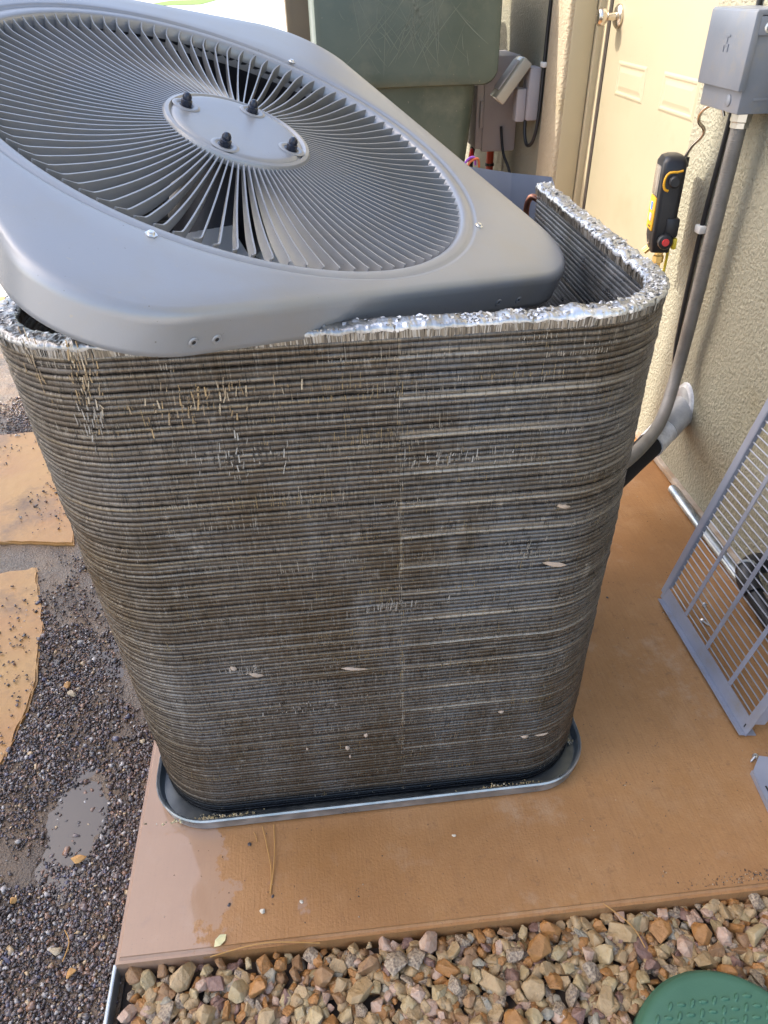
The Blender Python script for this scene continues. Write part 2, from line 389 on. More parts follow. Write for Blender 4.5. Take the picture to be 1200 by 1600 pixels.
for t in range(60000):
    x = random.uniform(-.345, 1.1); y = random.uniform(.08, .462); r = random.choice((.018, .016, .0145, .0125, .0112, .0098)) * random.uniform(.85, 1.15)
    if t > 25000: r = random.uniform(.006, .009)
    if math.hypot(x - VC[0], y - VC[1]) < VR + r * .6: continue
    if y > .462 - .008 * (x) - r * .35: continue
    if ok(x, y, r): acc.append((x, y, r))
def score(a):   # how large it shows
    x, y, r = a
    vis = (-.35 < x < .60 and y > .27)
    return (-r if vis else 1 - r)
acc.sort(key=score)
bed = link('gravel_bed', rect(-.34, .05, 1.2, .455, -.047), m_soil, kind='structure', label='bed of tan, pink and grey crushed stones along the pad')
def stone_at(a):
    x, y, r = a; i = int(rng.choice(len(smesh), p=stone_w)); me = smesh[i][random.randrange(5)]
    z = -.040 + r * .72 + random.uniform(-.003, .008) + max(0, .0)
    mt = Matrix.Translation((x, y, z)) @ Matrix.Rotation(random.uniform(0, 6.28), 4, 'Z') @ Matrix.Rotation(random.gauss(0, .5), 4, 'X') @ Matrix.Rotation(random.gauss(0, .5), 4, 'Y') @ Matrix.Diagonal((r * 78, r * 78, r * 76, 1))
    return me, mt
for a in acc[:300]:
    me, mt = stone_at(a); o = bpy.data.objects.new('stone', me); COL.objects.link(o); o.parent = bed; o.matrix_world = mt
# the rest + filler layer below
bm = bmesh.new(); jo = bpy.data.meshes.new('mesh')
for sm in smats: jo.materials.append(sm)
VV = []; FF = []; MI = []; off = 0
cache = {}
rest = acc[300:] + [(random.uniform(-.34, 1.1), random.uniform(.08, .455), random.uniform(.009, .014)) for _ in range(4600)]
for k, a in enumerate(rest):
    if math.hypot(a[0] - VC[0], a[1] - VC[1]) < VR + .004: continue
    me, mt = stone_at(a)
    if k >= len(acc) - 300: mt = Matrix.Translation((0, 0, -.007)) @ mt
    if me.name not in cache: cache[me.name] = tri_arrays(me)
    V0, F0 = cache[me.name]; A = np.array(mt)
    VV.append(V0 @ A[:3, :3].T + A[:3, 3]); FF.append(F0 + off); off += len(V0)
    MI += [smats.index(me.materials[0])] * len(F0)
jm = fast_mesh(np.concatenate(VV), np.concatenate(FF))
for sm in smats: jm.materials.append(sm)
if len(jm.polygons) == len(MI): jm.polygons.foreach_set('material_index', MI)
link('small_stones', jm, None, bed, kind='stuff')

# metal edging
e = link('metal_edging', box((-.372, .30, -.05), (-.366, .472, -.018), .0012), m_galv, label='thin steel edging strip between dark gravel and tan stones', cat='edging')

# ------------------------------------------------------------------ house on the right with door
house = thing('house', 'tan stucco house with cream side door and rough textured wall', 'house', (WX := .9375, 0, 0))
house.location = (0, 0, 0)
DX = 1.04
link('wall', box((WX, .12, .012), (WX + 4, 1.838, 2.55), .012, 3), m_stucco, house)
link('wall', box((WX, 2.80, .012), (WX + 4, 9.0, 2.55), .006, 2), m_stucco, house)
link('wall', box((WX + .003, 1.836, 2.12), (WX + .297, 2.802, 2.545)), m_stucco, house)
link('trim', box((WX - .022, 2.785, .02), (WX + .05, 2.985, 2.3), .012, 3), m_trim, house)
link('weep_screed', box((WX - .012, .125, 0.006), (WX + .02, 1.83, .024), .003), mat('rusty_screed', (.30, .22, .15), .6, .2, col2=(.42, .36, .30), vs=25), house)
link('wall_base', box((WX + .006, .126, -.07), (WX + .29, 9, .011)), m_soil, house)
link('roof', mesh([(WX - .12, 0, 2.552), (WX + 4.1, 0, 3.1), (WX + 4.1, 9.1, 3.1), (WX - .12, 9.1, 2.552), (WX - .12, 0, 2.66), (WX + 4.1, 0, 3.2), (WX + 4.1, 9.1, 3.2), (WX - .12, 9.1, 2.66)], [(3, 2, 1, 0), (4, 5, 6, 7), (0, 1, 5, 4), (1, 2, 6, 5), (2, 3, 7, 6), (3, 0, 4, 7)]), m_soil, house)
# frame
fr = link('door_frame', box((DX - .006, 2.742, 0), (DX + .10, 2.80, 2.12), .003), m_frame, house)
link('frame_stop', box((DX - .028, 2.768, 0), (DX + .004, 2.7995, 2.12), .004), m_frame, fr)
link('frame_stop', box((WX - .004, 2.782, .0), (DX - .030, 2.7995, 2.12), .004), m_frame, fr)
link('door_frame', box((DX + .0, 1.840, 0), (DX + .10, 1.866, 2.12), .003), m_frame, house)
link('weatherstrip', box((DX - .002, 2.7225, 0), (DX + .06, 2.7415, 2.1)), m_gap, house)
link('threshold', box((WX + .0, 1.84, -.02), (DX + .1, 2.784, .02), .004), m_galv, house)
door = link('door', box((DX, 1.868, .022), (DX + .044, 2.722, 2.1), .002), m_door, house)
def door_panel(y0, y1, z0, z1, k=.045):
    # moulding ring + raised field
    def ring(o1, o2, x1, x2):
        vs = []
        for o, x in ((o1, x1), (o2, x2)):
            vs += [(x, y0 + o, z0 + o), (x, y1 - o, z0 + o), (x, y1 - o, z1 - o), (x, y0 + o, z1 - o)]
        return vs
    bm = bmesh.new()
    rings = [(0, DX - .0005), (.006, DX - .007), (.014, DX - .007), (.022, DX - .001), (k, DX - .0012), (k + .017, DX - .008)] if k > .02 else [(0, DX - .0003), (.006, DX - .0028), (.010, DX - .0028), (.015, DX - .0008), (.020, DX - .0010), (.030, DX - .0032)]
    R_ = [[bm.verts.new(p) for p in ((x, y0 + o, z0 + o), (x, y1 - o, z0 + o), (x, y1 - o, z1 - o), (x, y0 + o, z1 - o))] for o, x in rings]
    for a, b in zip(R_, R_[1:]):
        for k in range(4): bm.faces.new((a[k], a[(k + 1) % 4], b[(k + 1) % 4], b[k]))
    bm.faces.new(R_[-1])
    return link('door_panel', bmmesh(bm), m_door, door)
for y0, y1 in ((2.035, 2.255), (2.375, 2.60)):
    door_panel(y0, y1, 1.085, 1.90); door_panel(y0, y1, .800, .898, .012)
kn = link('door_knob', lathe([(0, -.003), (.033, -.003), (.033, .004), (.026, .010), (.012, .013), (.010, .035), (.018, .040), (.025, .050), (.0255, .062), (.020, .070), (0, .072)], 28, Matrix.Translation((DX - .003, 2.655, 1.012)) @ Matrix.Rotation(-PI / 2, 4, 'Y')), m_nickel, door)

# unseen blocker added across the yard, shaped so its corner throws the shade
nb = thing('sunblocker', 'tall narrow stucco garage added unseen across the side yard to shade the unit', 'sunblocker', (-3.5, 3.02, 0))
def pl(name, me, m): o = link(name, me, m); o.parent = nb; o.location = (3.5, -3.02, 0); return o
m_nb = mat('pale_blocker_stucco', (.50, .45, .38), .9, col2=(.54, .49, .42), vs=3, bump=.4, bs=90)
pl('wall', box((-6.5, .8, -.1), (-3.5, 2.95, 5.3)), m_nb)
pl('roof', box((-6.55, .76, 5.302), (-3.46, 2.95, 5.38), .01), m_redc)
pl('door', box((-3.50, 1.3, -.05), (-3.47, 2.2, 2.05), .005), m_frame)

# ------------------------------------------------------------------ bins
def rrect(x0, y0, x1, y1, r, n=6):
    P = []
    for cx, cy, a0 in ((x1 - r, y0 + r, -PI / 2), (x1 - r, y1 - r, 0), (x0 + r, y1 - r, PI / 2), (x0 + r, y0 + r, PI)):
        for k in range(n + 1):
            a = a0 + PI / 2 * k / n; P.append((cx + r * math.cos(a), cy + r * math.sin(a)))
    return P
def loft(secs, cap=True):
    vs = []; fs = []; n = len(secs[0][0])
    for P, z in secs: vs += [(x, y, z) for x, y in P]
    for i in range(len(secs) - 1):
        for k in range(n):
            a = i * n + k; b = i * n + (k + 1) % n; fs.append((a, b, b + n, a + n))
    if cap: fs += [tuple(range(n))[::-1], tuple((len(secs) - 1) * n + k for k in range(n))]
    return sharp(mesh(vs, fs), 40)
def bin_(dx, dy, m, label, grp, lidm):
    t = thing('wheelie_bin', label, 'bin', (dx + .40, dy + .35, -.04), grp)
    def P(name, me, mm): o = link(name, me, mm, t); o.location = (-.40, -.35, .04); return o
    body = P('body', loft([(rrect(.20, .13, .60, .58, .05), -.04), (rrect(.150, .065, .675, .645, .075), .70), (rrect(.140, .055, .685, .655, .08), .84)]), m)
    # deep upper band with rounded lower corners seen from the front
    n = 14; outline = []
    x0, x1, z0, z1, r = .075, .742, .80, 1.20, .055
    for cx, cz, a0 in ((x1 - r, z0 + r, -PI / 2), (x1 - .02, z1 - .02, 0), (x0 + .02, z1 - .02, PI / 2), (x0 + r, z0 + r, PI)):
        rr = r if cz < 1 else .02
        for k in range(9):
            a = a0 + PI / 2 * k / 8; outline.append((cx + rr * math.cos(a), cz + rr * math.sin(a)))
    vs = []; fs = []; m_ = len(outline); cx, cz = (x0 + x1) / 2, (z0 + z1) / 2
    for (ins, y) in ((.022, 0.0), (.006, .006), (0, .022), (0, .66), (.006, .69)):
        for (x, z) in outline:
            vs.append((cx + (x - cx) * (1 - ins / (x1 - cx)), y, cz + (z - cz) * (1 - ins / (z1 - cz))))
    for i in range(4):
        for k in range(m_): a = i * m_ + k; b = i * m_ + (k + 1) % m_; fs.append((a, b, b + m_, a + m_))
    fs += [tuple(range(m_))[::-1], tuple(4 * m_ + k for k in range(m_))]
    P('rim_band', sharp(mesh(vs, fs), 40), m)
    P('lid', loft([(rrect(.05, -.03, .77, .72, .06), 1.202), (rrect(.05, -.03, .77, .72, .06), 1.225), (rrect(.12, .05, .70, .64, .06), 1.262)]), lidm)
    for sx in (.12, .64): P('wheel', lathe([(0, -.025), (.09, -.025), (.10, -.015), (.10, .015), (.09, .025), (0, .025)], 24, Matrix.Translation((sx, .66, .06)) @ Matrix.Rotation(PI / 2, 4, 'Y')), m_black)
    return t
b1 = bin_(0.0, 2.98, m_green, 'scratched grey green wheelie bin standing before the stucco wall', 'wheelie bins behind the unit', m_green)
# scratches as thin raised scuffs
sv = []; sf = []
def scr(x0, z0, x1, z1, w):
    n = 5; pts_ = []
    bow = random.uniform(-.01, .01)
    for k in range(n + 1):
        t = k / n; x = x0 + (x1 - x0) * t; z = z0 + (z1 - z0) * t + bow * math.sin(PI * t); pts_.append((x, z))
    dx, dz = x1 - x0, z1 - z0; l = math.hypot(dx, dz); nx_, nz_ = -dz / l, dx / l; o = len(sv)
    for k, (x, z) in enumerate(pts_):
        ww = w * (.25 + math.sin(PI * (k + .3) / (n + .6)))
        sv.append((x + nx_ * ww, 2.9785, z + nz_ * ww)); sv.append((x - nx_ * ww, 2.9785, z - nz_ * ww))
    for k in range(n): a = o + 2 * k; sf.append((a, a + 1, a + 3, a + 2))
for _ in range(80):
    cx, cz = random.gauss(.40, .12), random.gauss(.97, .07); a = random.choice((.75, .9, 2.2, 1.8)) + random.gauss(0, .2); l = random.uniform(.008, .11)
    x0, z0, x1, z1 = cx - l * math.cos(a), cz - l * math.sin(a), cx + l * math.cos(a), cz + l * math.sin(a)
    if min(x0, x1) < .1 or max(x0, x1) > .71 or min(z0, z1) < .83 or max(z0, z1) > 1.18: continue
    scr(x0, z0, x1, z1, random.uniform(.0002, .0011))
sc = link('scuff_marks', mesh(sv, sf), mat('pale_scuff', (.17, .20, .17), .7), b1, kind='stuff'); sc.location = (-.40, -3.33, .04)
bin_(-.10, 3.78, m_brownbin, 'brown wheelie bin half hidden behind the green one', 'wheelie bins behind the unit', m_brownbin)

# ------------------------------------------------------------------ things on the far wall
FX = WX
mb = thing('meter_box', 'pale grey utility box on the wall behind the green bin', 'utility box', (FX, 3.55, .55))
def at(o, name, me, m): c = link(name, me, m, o); c.location = -o.location; return c
at(mb, 'housing', box((FX - .15, 3.40, .50), (FX, 3.66, .86), .008), m_lilac)
at(mb, 'cover', box((FX - .185, 3.385, .515), (FX - .152, 3.675, .85), .008), m_lilac)
at(mb, 'latch', box((FX - .17, 3.370, .60), (FX - .155, 3.388, .70), .003), m_lilac)
ob = thing('outdoor_outlet', 'weatherproof outlet box with its cloudy cover flipped open', 'outlet', (FX, 3.2, .7))
at(ob, 'housing', box((FX - .045, 3.10, .66), (FX, 3.19, .84), .006), m_lilac)
at(ob, 'plug', box((FX - .085, 3.115, .655), (FX - .047, 3.17, .77), .006), m_lilac)
cvm = Matrix.Translation((FX - .05, 3.16, .85)) @ Matrix.Rotation(math.radians(52), 4, 'Y') @ Matrix.Rotation(math.radians(10), 4, 'X')
at(ob, 'cover', box((-.012, -.055, -.0), (.030, .055, .17), .008, mtx=Matrix.Translation((FX - .05, 3.14, .86)) @ Matrix.Rotation(math.radians(-142), 4, 'Y')), m_clear)
at(ob, 'cover_lens', box((.031, -.035, .02), (.038, .035, .14), .003, mtx=Matrix.Translation((FX - .05, 3.14, .86)) @ Matrix.Rotation(math.radians(-142), 4, 'Y')), m_lilac)
link('power_cable', tube([(FX - .008, 3.02, 2.5), (FX - .008, 3.03, 1.4), (FX - .008, 3.05, .95), (FX - .010, 3.05, .70), (FX - .02, 3.06, .60), (FX - .035, 3.09, .575), (FX - .04, 3.12, .61), (FX - .04, 3.13, .66)], .007, 8, 6), m_black, label='black cable down the wall looping up into the open outlet', cat='cable')
link('cable_clip', box((FX - .020, 3.025, .845), (FX, 3.065, .862), .003), m_white, label='white clip holding the cable above the open outlet', cat='cable clip')
link('red_conduit', tube([(FX - .06, 3.60, .52), (FX - .06, 3.60, .3), (FX - .06, 3.60, -.05)], .017, 12), m_redc, label='red conduit dropping from the pale utility box', cat='conduit')
link('cable_tie', lathe([(.0172, -.006), (.021, -.006), (.021, .006), (.0172, .006)], 16, Matrix.Translation((FX - .06, 3.60, .41))), m_black, label='black tie round the red conduit', cat='cable tie')
link('black_cable', tube([(FX - .12, 3.66, .52), (FX - .13, 3.70, .40), (FX - .12, 3.68, .2), (FX - .1, 3.66, -.05)], .013, 8, 6), m_black, label='thick black cable left of the red conduit', cat='cable')
link('ground_wire', tube([(FX - .07, 3.39, .60), (FX - .06, 3.36, .50), (FX - .03, 3.32, .40), (FX - .03, 3.30, .15), (FX - .03, 3.30, -.05)], .006, 8, 6), m_black, label='thin black wire hanging right of the red conduit', cat='wire')
link('wire_connector', lathe([(0, 0), (.013, .002), (.010, .03), (.006, .05), (0, .052)], 12, Matrix.Translation((FX - .15, 3.60, .43))), m_red, label='red wire connector beside the thick black cable', cat='wire connector')

# ------------------------------------------------------------------ disconnect box, conduit
BX = WX - .088
db = thing('disconnect_box', 'grey electrical disconnect box mounted on the stucco wall beside the door', 'electrical box', (WX, 1.58, .895))
at(db, 'housing', box((BX + .004, 1.497, .895), (WX, 1.655, 1.055), .003), m_box)
at(db, 'cover', box((BX - .008, 1.490, .935), (BX + .006, 1.662, 1.063), .003), m_box)
at(db, 'cover_top', box((BX - .006, 1.4905, 1.0555), (WX - .004, 1.6615, 1.0655), .003), m_box)
at(db, 'cover_flange', box((BX + .004, 1.4895, 1.025), (WX - .006, 1.4965, 1.055), .002), m_box)
at(db, 'screw', lathe([(0, .006), (.005, .005), (.006, .001), (.009, 0), (.009, -.001)], 12, Matrix.Translation((BX + .022, 1.489, 1.038)) @ Matrix.Rotation(PI / 2, 4, 'X')), m_zinc)
at(db, 'knockout', lathe([(0, .0015), (.009, .0015), (.0105, .0005), (.0105, -.001)], 18, Matrix.Translation((BX + .003, 1.54, .915)) @ Matrix.Rotation(-PI / 2, 4, 'Y')), m_box)
at(db, 'knockout', box((BX + .03, 1.4955, .918), (BX + .072, 1.4968, .923), .0005), m_box)
for k, (ya, za, yb, zb) in enumerate(((1.565, 1.020, 1.585, 1.023), (1.573, 1.008, 1.577, 1.020), (1.565, 1.005, 1.585, 1.008), (1.565, .995, 1.569, 1.005), (1.581, .995, 1.585, 1.005))):
    at(db, 'embossed_mark', box((BX - .0093, ya, za), (BX - .0078, yb, zb)), m_box)
link('whip_connector', lathe([(.0, -.002), (.021, -.002), (.021, -.018), (.0185, -.020), (.0185, -.03), (0, -.03)], 8, Matrix.Translation((WX - .045, 1.545, .895)), 30), m_steel, label='steel connector under the grey disconnect box', cat='pipe fitting')
def ribbed(t): return .0150 + .0007 * math.sin(t * 150 * 2 * PI)
cpts = catmull([(WX - .045, 1.545, .868), (WX - .043, 1.548, .70), (WX - .042, 1.55, .50), (WX - .045, 1.55, .32), (.83, 1.46, .235), (.72, 1.33, .24), (.60, 1.21, .27), (.47, 1.12, .31)], 150)
link('flexible_conduit', tube(cpts, lambda t: .0150 + .00035 * (1 if int(t * 1040) % 4 < 2 else 0), 14), m_conduit, label='grey flexible conduit curving from the disconnect box down to the unit', cat='conduit')
link('control_cable', tube([(WX - .006, 1.655, 1.6), (WX - .006, 1.652, 1.1), (WX - .007, 1.655, .86), (WX - .007, 1.665, .62), (WX - .007, 1.655, .36), (WX - .012, 1.62, .27), (.86, 1.50, .222), (.72, 1.345, .212), (.62, 1.25, .225)], .0055, 8, 8), m_black, label='thin black control cable down the wall behind the grey conduit', cat='cable')
link('cable_clip', box((WX - .018, 1.652, .622), (WX, 1.678, .640), .003), m_white, label='white clip on the thin black cable beside the grey conduit', cat='cable clip')
# refrigerant line set through the wall
ls = thing('line_set', 'black foam insulated refrigerant line entering the stucco wall under the conduit', 'pipe', (WX, 1.55, .2))
at(ls, 'foam_sleeve', tube([(.45, 1.12, .21), (.60, 1.25, .185), (.74, 1.385, .172), (.81, 1.445, .176)], .032, 16, 8), m_foam)
at(ls, 'white_tape_wrap', tube([(.805, 1.44, .1755), (.835, 1.466, .18), (.865, 1.492, .187)], .0345, 16, 4), m_caulk)
at(ls, 'grey_tape_wrap', tube([(.862, 1.489, .186), (.90, 1.52, .198), (.945, 1.553, .213)], .036, 16, 4), m_gtape)
at(ls, 'mortar_patch', lathe([(0, .011), (.030, .010), (.0395, .0055), (.0395, -.002)], 24, Matrix.Translation((WX - .002, 1.556, .213)) @ Matrix.Rotation(-PI / 2, 4, 'Y') @ Matrix.Diagonal((1.35, 1, 1, 1))), m_gtape)
at(ls, 'wall_flashing', lathe([(.0395, .006), (.046, .004), (.049, -.002)], 24, Matrix.Translation((WX - .002, 1.556, .213)) @ Matrix.Rotation(-PI / 2, 4, 'Y') @ Matrix.Diagonal((1.35, 1, 1, 1))), m_caulk)
# things along the wall base
link('base_conduit', tube([(.914, 1.47, .013), (.912, 1.2, .013), (.908, .6, .013), (.90, -.5, .013)], .0115, 12), m_galv, label='thin galvanised pipe running along the foot of the wall', cat='pipe')
bp_ = thing('black_pipe', 'black rubber pipe and elbow lying at the wall foot behind the wire grille', 'pipe', (.88, 1.05, .05))
at(bp_, 'elbow', tube([(.935, 1.085, .078), (.908, 1.082, .078), (.886, 1.06, .070), (.884, 1.02, .055)], .023, 16, 6), m_black)
at(bp_, 'pipe', tube([(.884, 1.025, .055), (.884, .92, .040), (.884, .72, .028)], .018, 16, 4), m_black)
at(bp_, 'clamp', lathe([(.0232, -.004), (.0250, -.004), (.0250, .004), (.0232, .004)], 20, Matrix.Translation((.894, 1.073, .0745)) @ Matrix.Rotation(math.radians(60), 4, 'Z') @ Matrix.Rotation(PI / 2, 4, 'Y')), m_galv)

# ------------------------------------------------------------------ hanging digital gauge
gz = thing('digital_manifold_gauge', 'black and amber handheld digital gauge hanging from the box by a wire hook', 'gauge', (.86, 1.70, .57))
GM = Matrix.Translation((.862, 1.735, .68)) @ Matrix.Rotation(math.radians(-4), 4, 'X') @ Matrix.Rotation(math.radians(-14), 4, 'Z')
def G(name, me, m, parent=None):
    me.transform(GM); 
    o = link(name, me, m, parent or gz)
    if not parent: o.location = -gz.location
    return o
# local frame: -x is the display side, -y the side that faces the camera
body = G('body', loft([(rrect(-.020, -.034, .022, .030, .008), -.112), (rrect(-.026, -.044, .026, .040, .010), -.080), (rrect(-.026, -.044, .026, .040, .012), -.02), (rrect(-.028, -.046, .027, .040, .012), .06), (rrect(-.028, -.046, .027, .042, .012), .088), (rrect(-.022, -.038, .022, .036, .012), .100), (rrect(-.012, -.026, .012, .026, .010), .104)]), m_black)
G('grip', box((.0, -.049, -.075), (.032, .02, -.03), .006), m_black)
G('screen', box((-.0295, -.030, .015), (-.0275, .030, .080), .001), m_screen)
G('keypad', box((-.0292, -.032, -.062), (-.0255, .032, .012), .001), m_yellow)
G('keypad_print', box((-.0302, -.008, -.018), (-.0293, .012, .0)), m_blue)
G('keypad_print', box((-.0302, -.012, -.042), (-.0293, .012, -.026)), m_pink)
G('keypad_print', box((-.0302, -.015, -.056), (-.0293, .008, -.053)), m_black)
G('sight_glass', box((-.0245, -.01, -.098), (-.0215, .012, -.078), .003), m_nickel)
ring = [(.006, -.0475, .070), (-.010, -.0475, .069), (-.018, -.0475, .060), (-.020, -.0475, .045), (-.016, -.0475, .034), (-.008, -.0475, .030)]
G('amber_band', tube(ring + [], .0028, 8, 5), m_yellow)
G('amber_band', tube([(.018, -.0465, .073), (.006, -.0475, .070)], .0026, 8), m_yellow)
G('port_cap', lathe([(0, .016), (.010, .016), (.014, .012), (.014, 0)], 10, Matrix.Translation((.002, -.044, .050)) @ Matrix.Rotation(PI / 2, 4, 'X')), m_black)
kb = G('valve_knob', lathe([(0, .020), (.009, .020), (.016, .018), (.018, .014), (.018, .002), (.012, 0)], 12, Matrix.Translation((.004, -.042, -.082)) @ Matrix.Rotation(PI / 2, 4, 'X')), m_black)
G('knob_insert', lathe([(0, .0225), (.008, .0225), (.0085, .0202)], 18, Matrix.Translation((.004, -.042, -.082)) @ Matrix.Rotation(PI / 2, 4, 'X')), m_red, kb)
G('brass_fitting', lathe([(0, -.15), (.008, -.15), (.008, -.14), (.013, -.138), (.013, -.122), (.010, -.12), (.010, -.108), (0, -.105)], 6, Matrix.Translation((.002, -.018, 0)), 25), m_brass)
for k, yy in enumerate((.000, .016, .030)):
    G('brass_fitting', tube([(-.012, yy, -.104), (-.028, yy + .004, -.120)], .0045, 8), m_brass)
G('service_hose', tube([(.018, -.02, -.085), (.024, -.012, -.11), (.020, -.01, -.2), (.0, -.02, -.34), (-.05, -.05, -.46)], .0035, 8, 6), m_yell2)
G('yellow_tab', box((.024, -.046, -.102), (.034, -.01, -.076), .003), m_yell2)
G('hook_post', lathe([(0, 0), (.007, 0), (.007, .02), (0, .022)], 12, Matrix.Translation((.026, -.02, .078))), m_black)
hk = link('hanging_hook', tube([(.885, 1.735, .765), (.887, 1.715, .800), (.893, 1.69, .825), (.890, 1.68, .842), (.872, 1.675, .858), (.862, 1.655, .880), (.868, 1.630, .896), (.880, 1.61, .894), (.886, 1.602, .878)], .0038, 8, 6), m_nickel, gz); hk.location = -gz.location

# ------------------------------------------------------------------ leaning wire grille panel
gp = thing('wire_grille_panel', 'grey louvred wire guard panel leaning on the wall at the right', 'grille', (.729, .9, 0))
ya, yb = .715, 1.086; LN = math.atan2(.195, .93); HT = .92
GP = Matrix.Translation((.727, 0, .002)) @ Matrix.Rotation(LN, 4, 'Y')
def P2(name, me, m): me.transform(GP); o = link(name, me, m, gp); o.location = -gp.location; return o
P2('bottom_rail', box((-.010, ya, 0), (-.008, yb, .034)), m_grille)
P2('rail_lip', box((-.0225, ya + .001, 0.001), (-.0105, yb - .012, .003)), m_grille)
P2('rail_lip', box((-.0075, ya + .001, 0.001), (.012, yb - .001, .003)), m_grille)
P2('top_rail', box((-.010, ya, HT - .03), (-.008, yb, HT)), m_grille)
P2('side_rail', box((-.010, yb - .012, .0342), (-.001, yb - .010, HT - .0302)), m_panel)
P2('side_rail', box((-.0105, yb - .0098, .012), (-.0085, yb + .006, HT - .005)), m_panel)
P2('side_rail', box((-.010, ya + .0, .0342), (-.008, ya + .018, HT - .0302)), m_grille)
P2('side_rail', box((-.0078, ya + .0, .0342), (.012, ya + .002, HT - .0302)), m_grille)
for k in range(1, 4):
    y = ya + (yb - ya) * k / 4
    P2('flat_bar', box((-.0095, y - .0045, .0345), (-.0075, y + .0045, HT - .0305)), m_grille)
wm = tube([(0, ya + .004, 0), (0, yb - .012, 0)], .0014, 6)
for k in range(55):
    me = wm if k == 0 else wm
    o = link('wire', me, m_wire, gp); o.location = GP @ Vector((-.0055, 0, .040 + .0155 * k)) - gp.location
P2('slot', box((-.0106, ya + .012, .010), (-.0101, ya + .0145, .018)), m_black)

# corner bracket and screws on the pad
bk = thing('corner_panel', 'grey sheet metal corner piece lying on the pad, cut off by the right edge', 'sheet metal', (.70, .6, 0))
at(bk, 'sheet', prism([(.690, .642), (.684, .600), (.682, .565), (.76, .50), (.95, .48), (.95, .60), (.715, .668)], .012, .0135, 0), m_grille)
at(bk, 'folded_edge', prism([(.690, .643), (.6885, .6435), (.680, .564), (.682, .5635)], .001, .0115, 0), m_grille)
at(bk, 'slot', box((.6935, .600, .0137), (.6965, .611, .0141)), m_black)
at(bk, 'slot', box((.7035, .575, .0137), (.7065, .592, .0141)), m_black)
def screw_thing(x, y, a, label):
    t = thing('sheet_metal_screw', label, 'screw', (x, y, .005), 'loose screws beside the grille')
    mt = Matrix.Rotation(a, 4, 'Z') @ Matrix.Rotation(PI / 2, 4, 'Y')
    link('head', lathe([(.0055, 0), (.0055, .001), (.004, .0015), (.004, .005), (0, .005)], 6, mt), m_zinc, t)
    link('shank', lathe([(.0018, 0)] + [(.0018 if i % 2 else .0024, -.001 - i * .0011) for i in range(12)] + [(0, -.017)], 8, mt), m_zinc, t)
screw_thing(.712, .672, .6, 'loose hex head screw nearer the leaning grille')
screw_thing(.727, .660, 2.4, 'loose hex head screw nearer the cut off corner piece')
screw_thing(.80, 1.045, 1.4, 'loose screw seen through the grille, nearer its rail')
screw_thing(.775, 1.00, 2.0, 'loose screw seen through the grille, nearer the pad front')

# ------------------------------------------------------------------ condenser unit: pan + coil
CX0, CX1, CY0, CY1 = -.325, .400, .675, 1.400
unit = thing('condenser_unit', 'stripped air conditioner condenser with dirty spine fin coil in a galvanised pan', 'air conditioner', (.04, 1.04, 0))
def U(name, me, m, **k): o = link(name, me, m, unit, **k); o.location = -unit.location; return o
PO = rrect(-.337, .653, .409, 1.43, .095, 12)
def inset(P, d, c=(.036, 1.0375)):
    hx, hy = (.409 + .337) / 2, (1.43 - .645) / 2
    return rrect(-.337 + d, .653 + d, .409 - d, 1.43 - d, max(.095 - d, .02), 12)
U('base_pan', loft([(inset(PO, .010), .001), (inset(PO, .0008), .004), (inset(PO, .0), .024), (inset(PO, -.003), .028), (inset(PO, -.001), .031), (inset(PO, .003), .028), (inset(PO, .006), .012), (inset(PO, .010), .008)]), m_galv)
U('pan_floor', mesh([(x, y, .010) for x, y in inset(PO, .008)], [tuple(range(len(PO)))]), mat('wet_pan_floor', (.03, .04, .05), .3, .5, col2=(.12, .13, .13), vs=20))

# coil path
def coil_path():
    r = .118; x0, x1, y0, y1 = CX0, CX1, CY0, CY1; P = []; step_f = .0026; step_c = .008
    def seg(a, b, st):
        a = Vector(a); b = Vector(b); n = max(1, int((b - a).length / st))
        for k in range(n): P.append((a.lerp(b, k / n), Vector(((b - a).normalized().y, -(b - a).normalized().x))))
    def arc(cx, cy, a0, a1, st):
        n = max(2, int(abs(a1 - a0) * r / st))
        for k in range(n):
            a = a0 + (a1 - a0) * k / n; P.append((Vector((cx + r * math.cos(a), cy + r * math.sin(a))), Vector((math.cos(a), math.sin(a)))))
    seg((x1, 1.225), (x1, y0 + r), .006); 
    arc(x1 - r, y0 + r, 0, -PI / 2, .003)
    seg((x1 - r, y0), (x0 + r, y0), step_f)
    arc(x0 + r, y0 + r, -PI / 2, -PI, .003)
    seg((x0, y0 + r), (x0, y1 - r), .007)
    arc(x0 + r, y1 - r, PI, PI / 2, .008)
    seg((x0 + r, y1), (.20, y1), step_c)
    # outward normals
    out = []
    c = Vector(((x0 + x1) / 2, (y0 + y1) / 2))
    for p, n in P:
        if n.dot(p - c) < 0: n = -n
        out.append((p, n))
    return out
CP = coil_path(); NP = len(CP)
pos = np.array([p[:] for p, n in CP]); nor = np.array([n[:] for p, n in CP])
ulen = np.concatenate([[0], np.cumsum(np.linalg.norm(np.diff(pos, axis=0), axis=1))])
SEAM = int(np.argmin(np.abs(pos[:, 0] - .081) + 100 * (pos[:, 1] > CY0 + .001)))

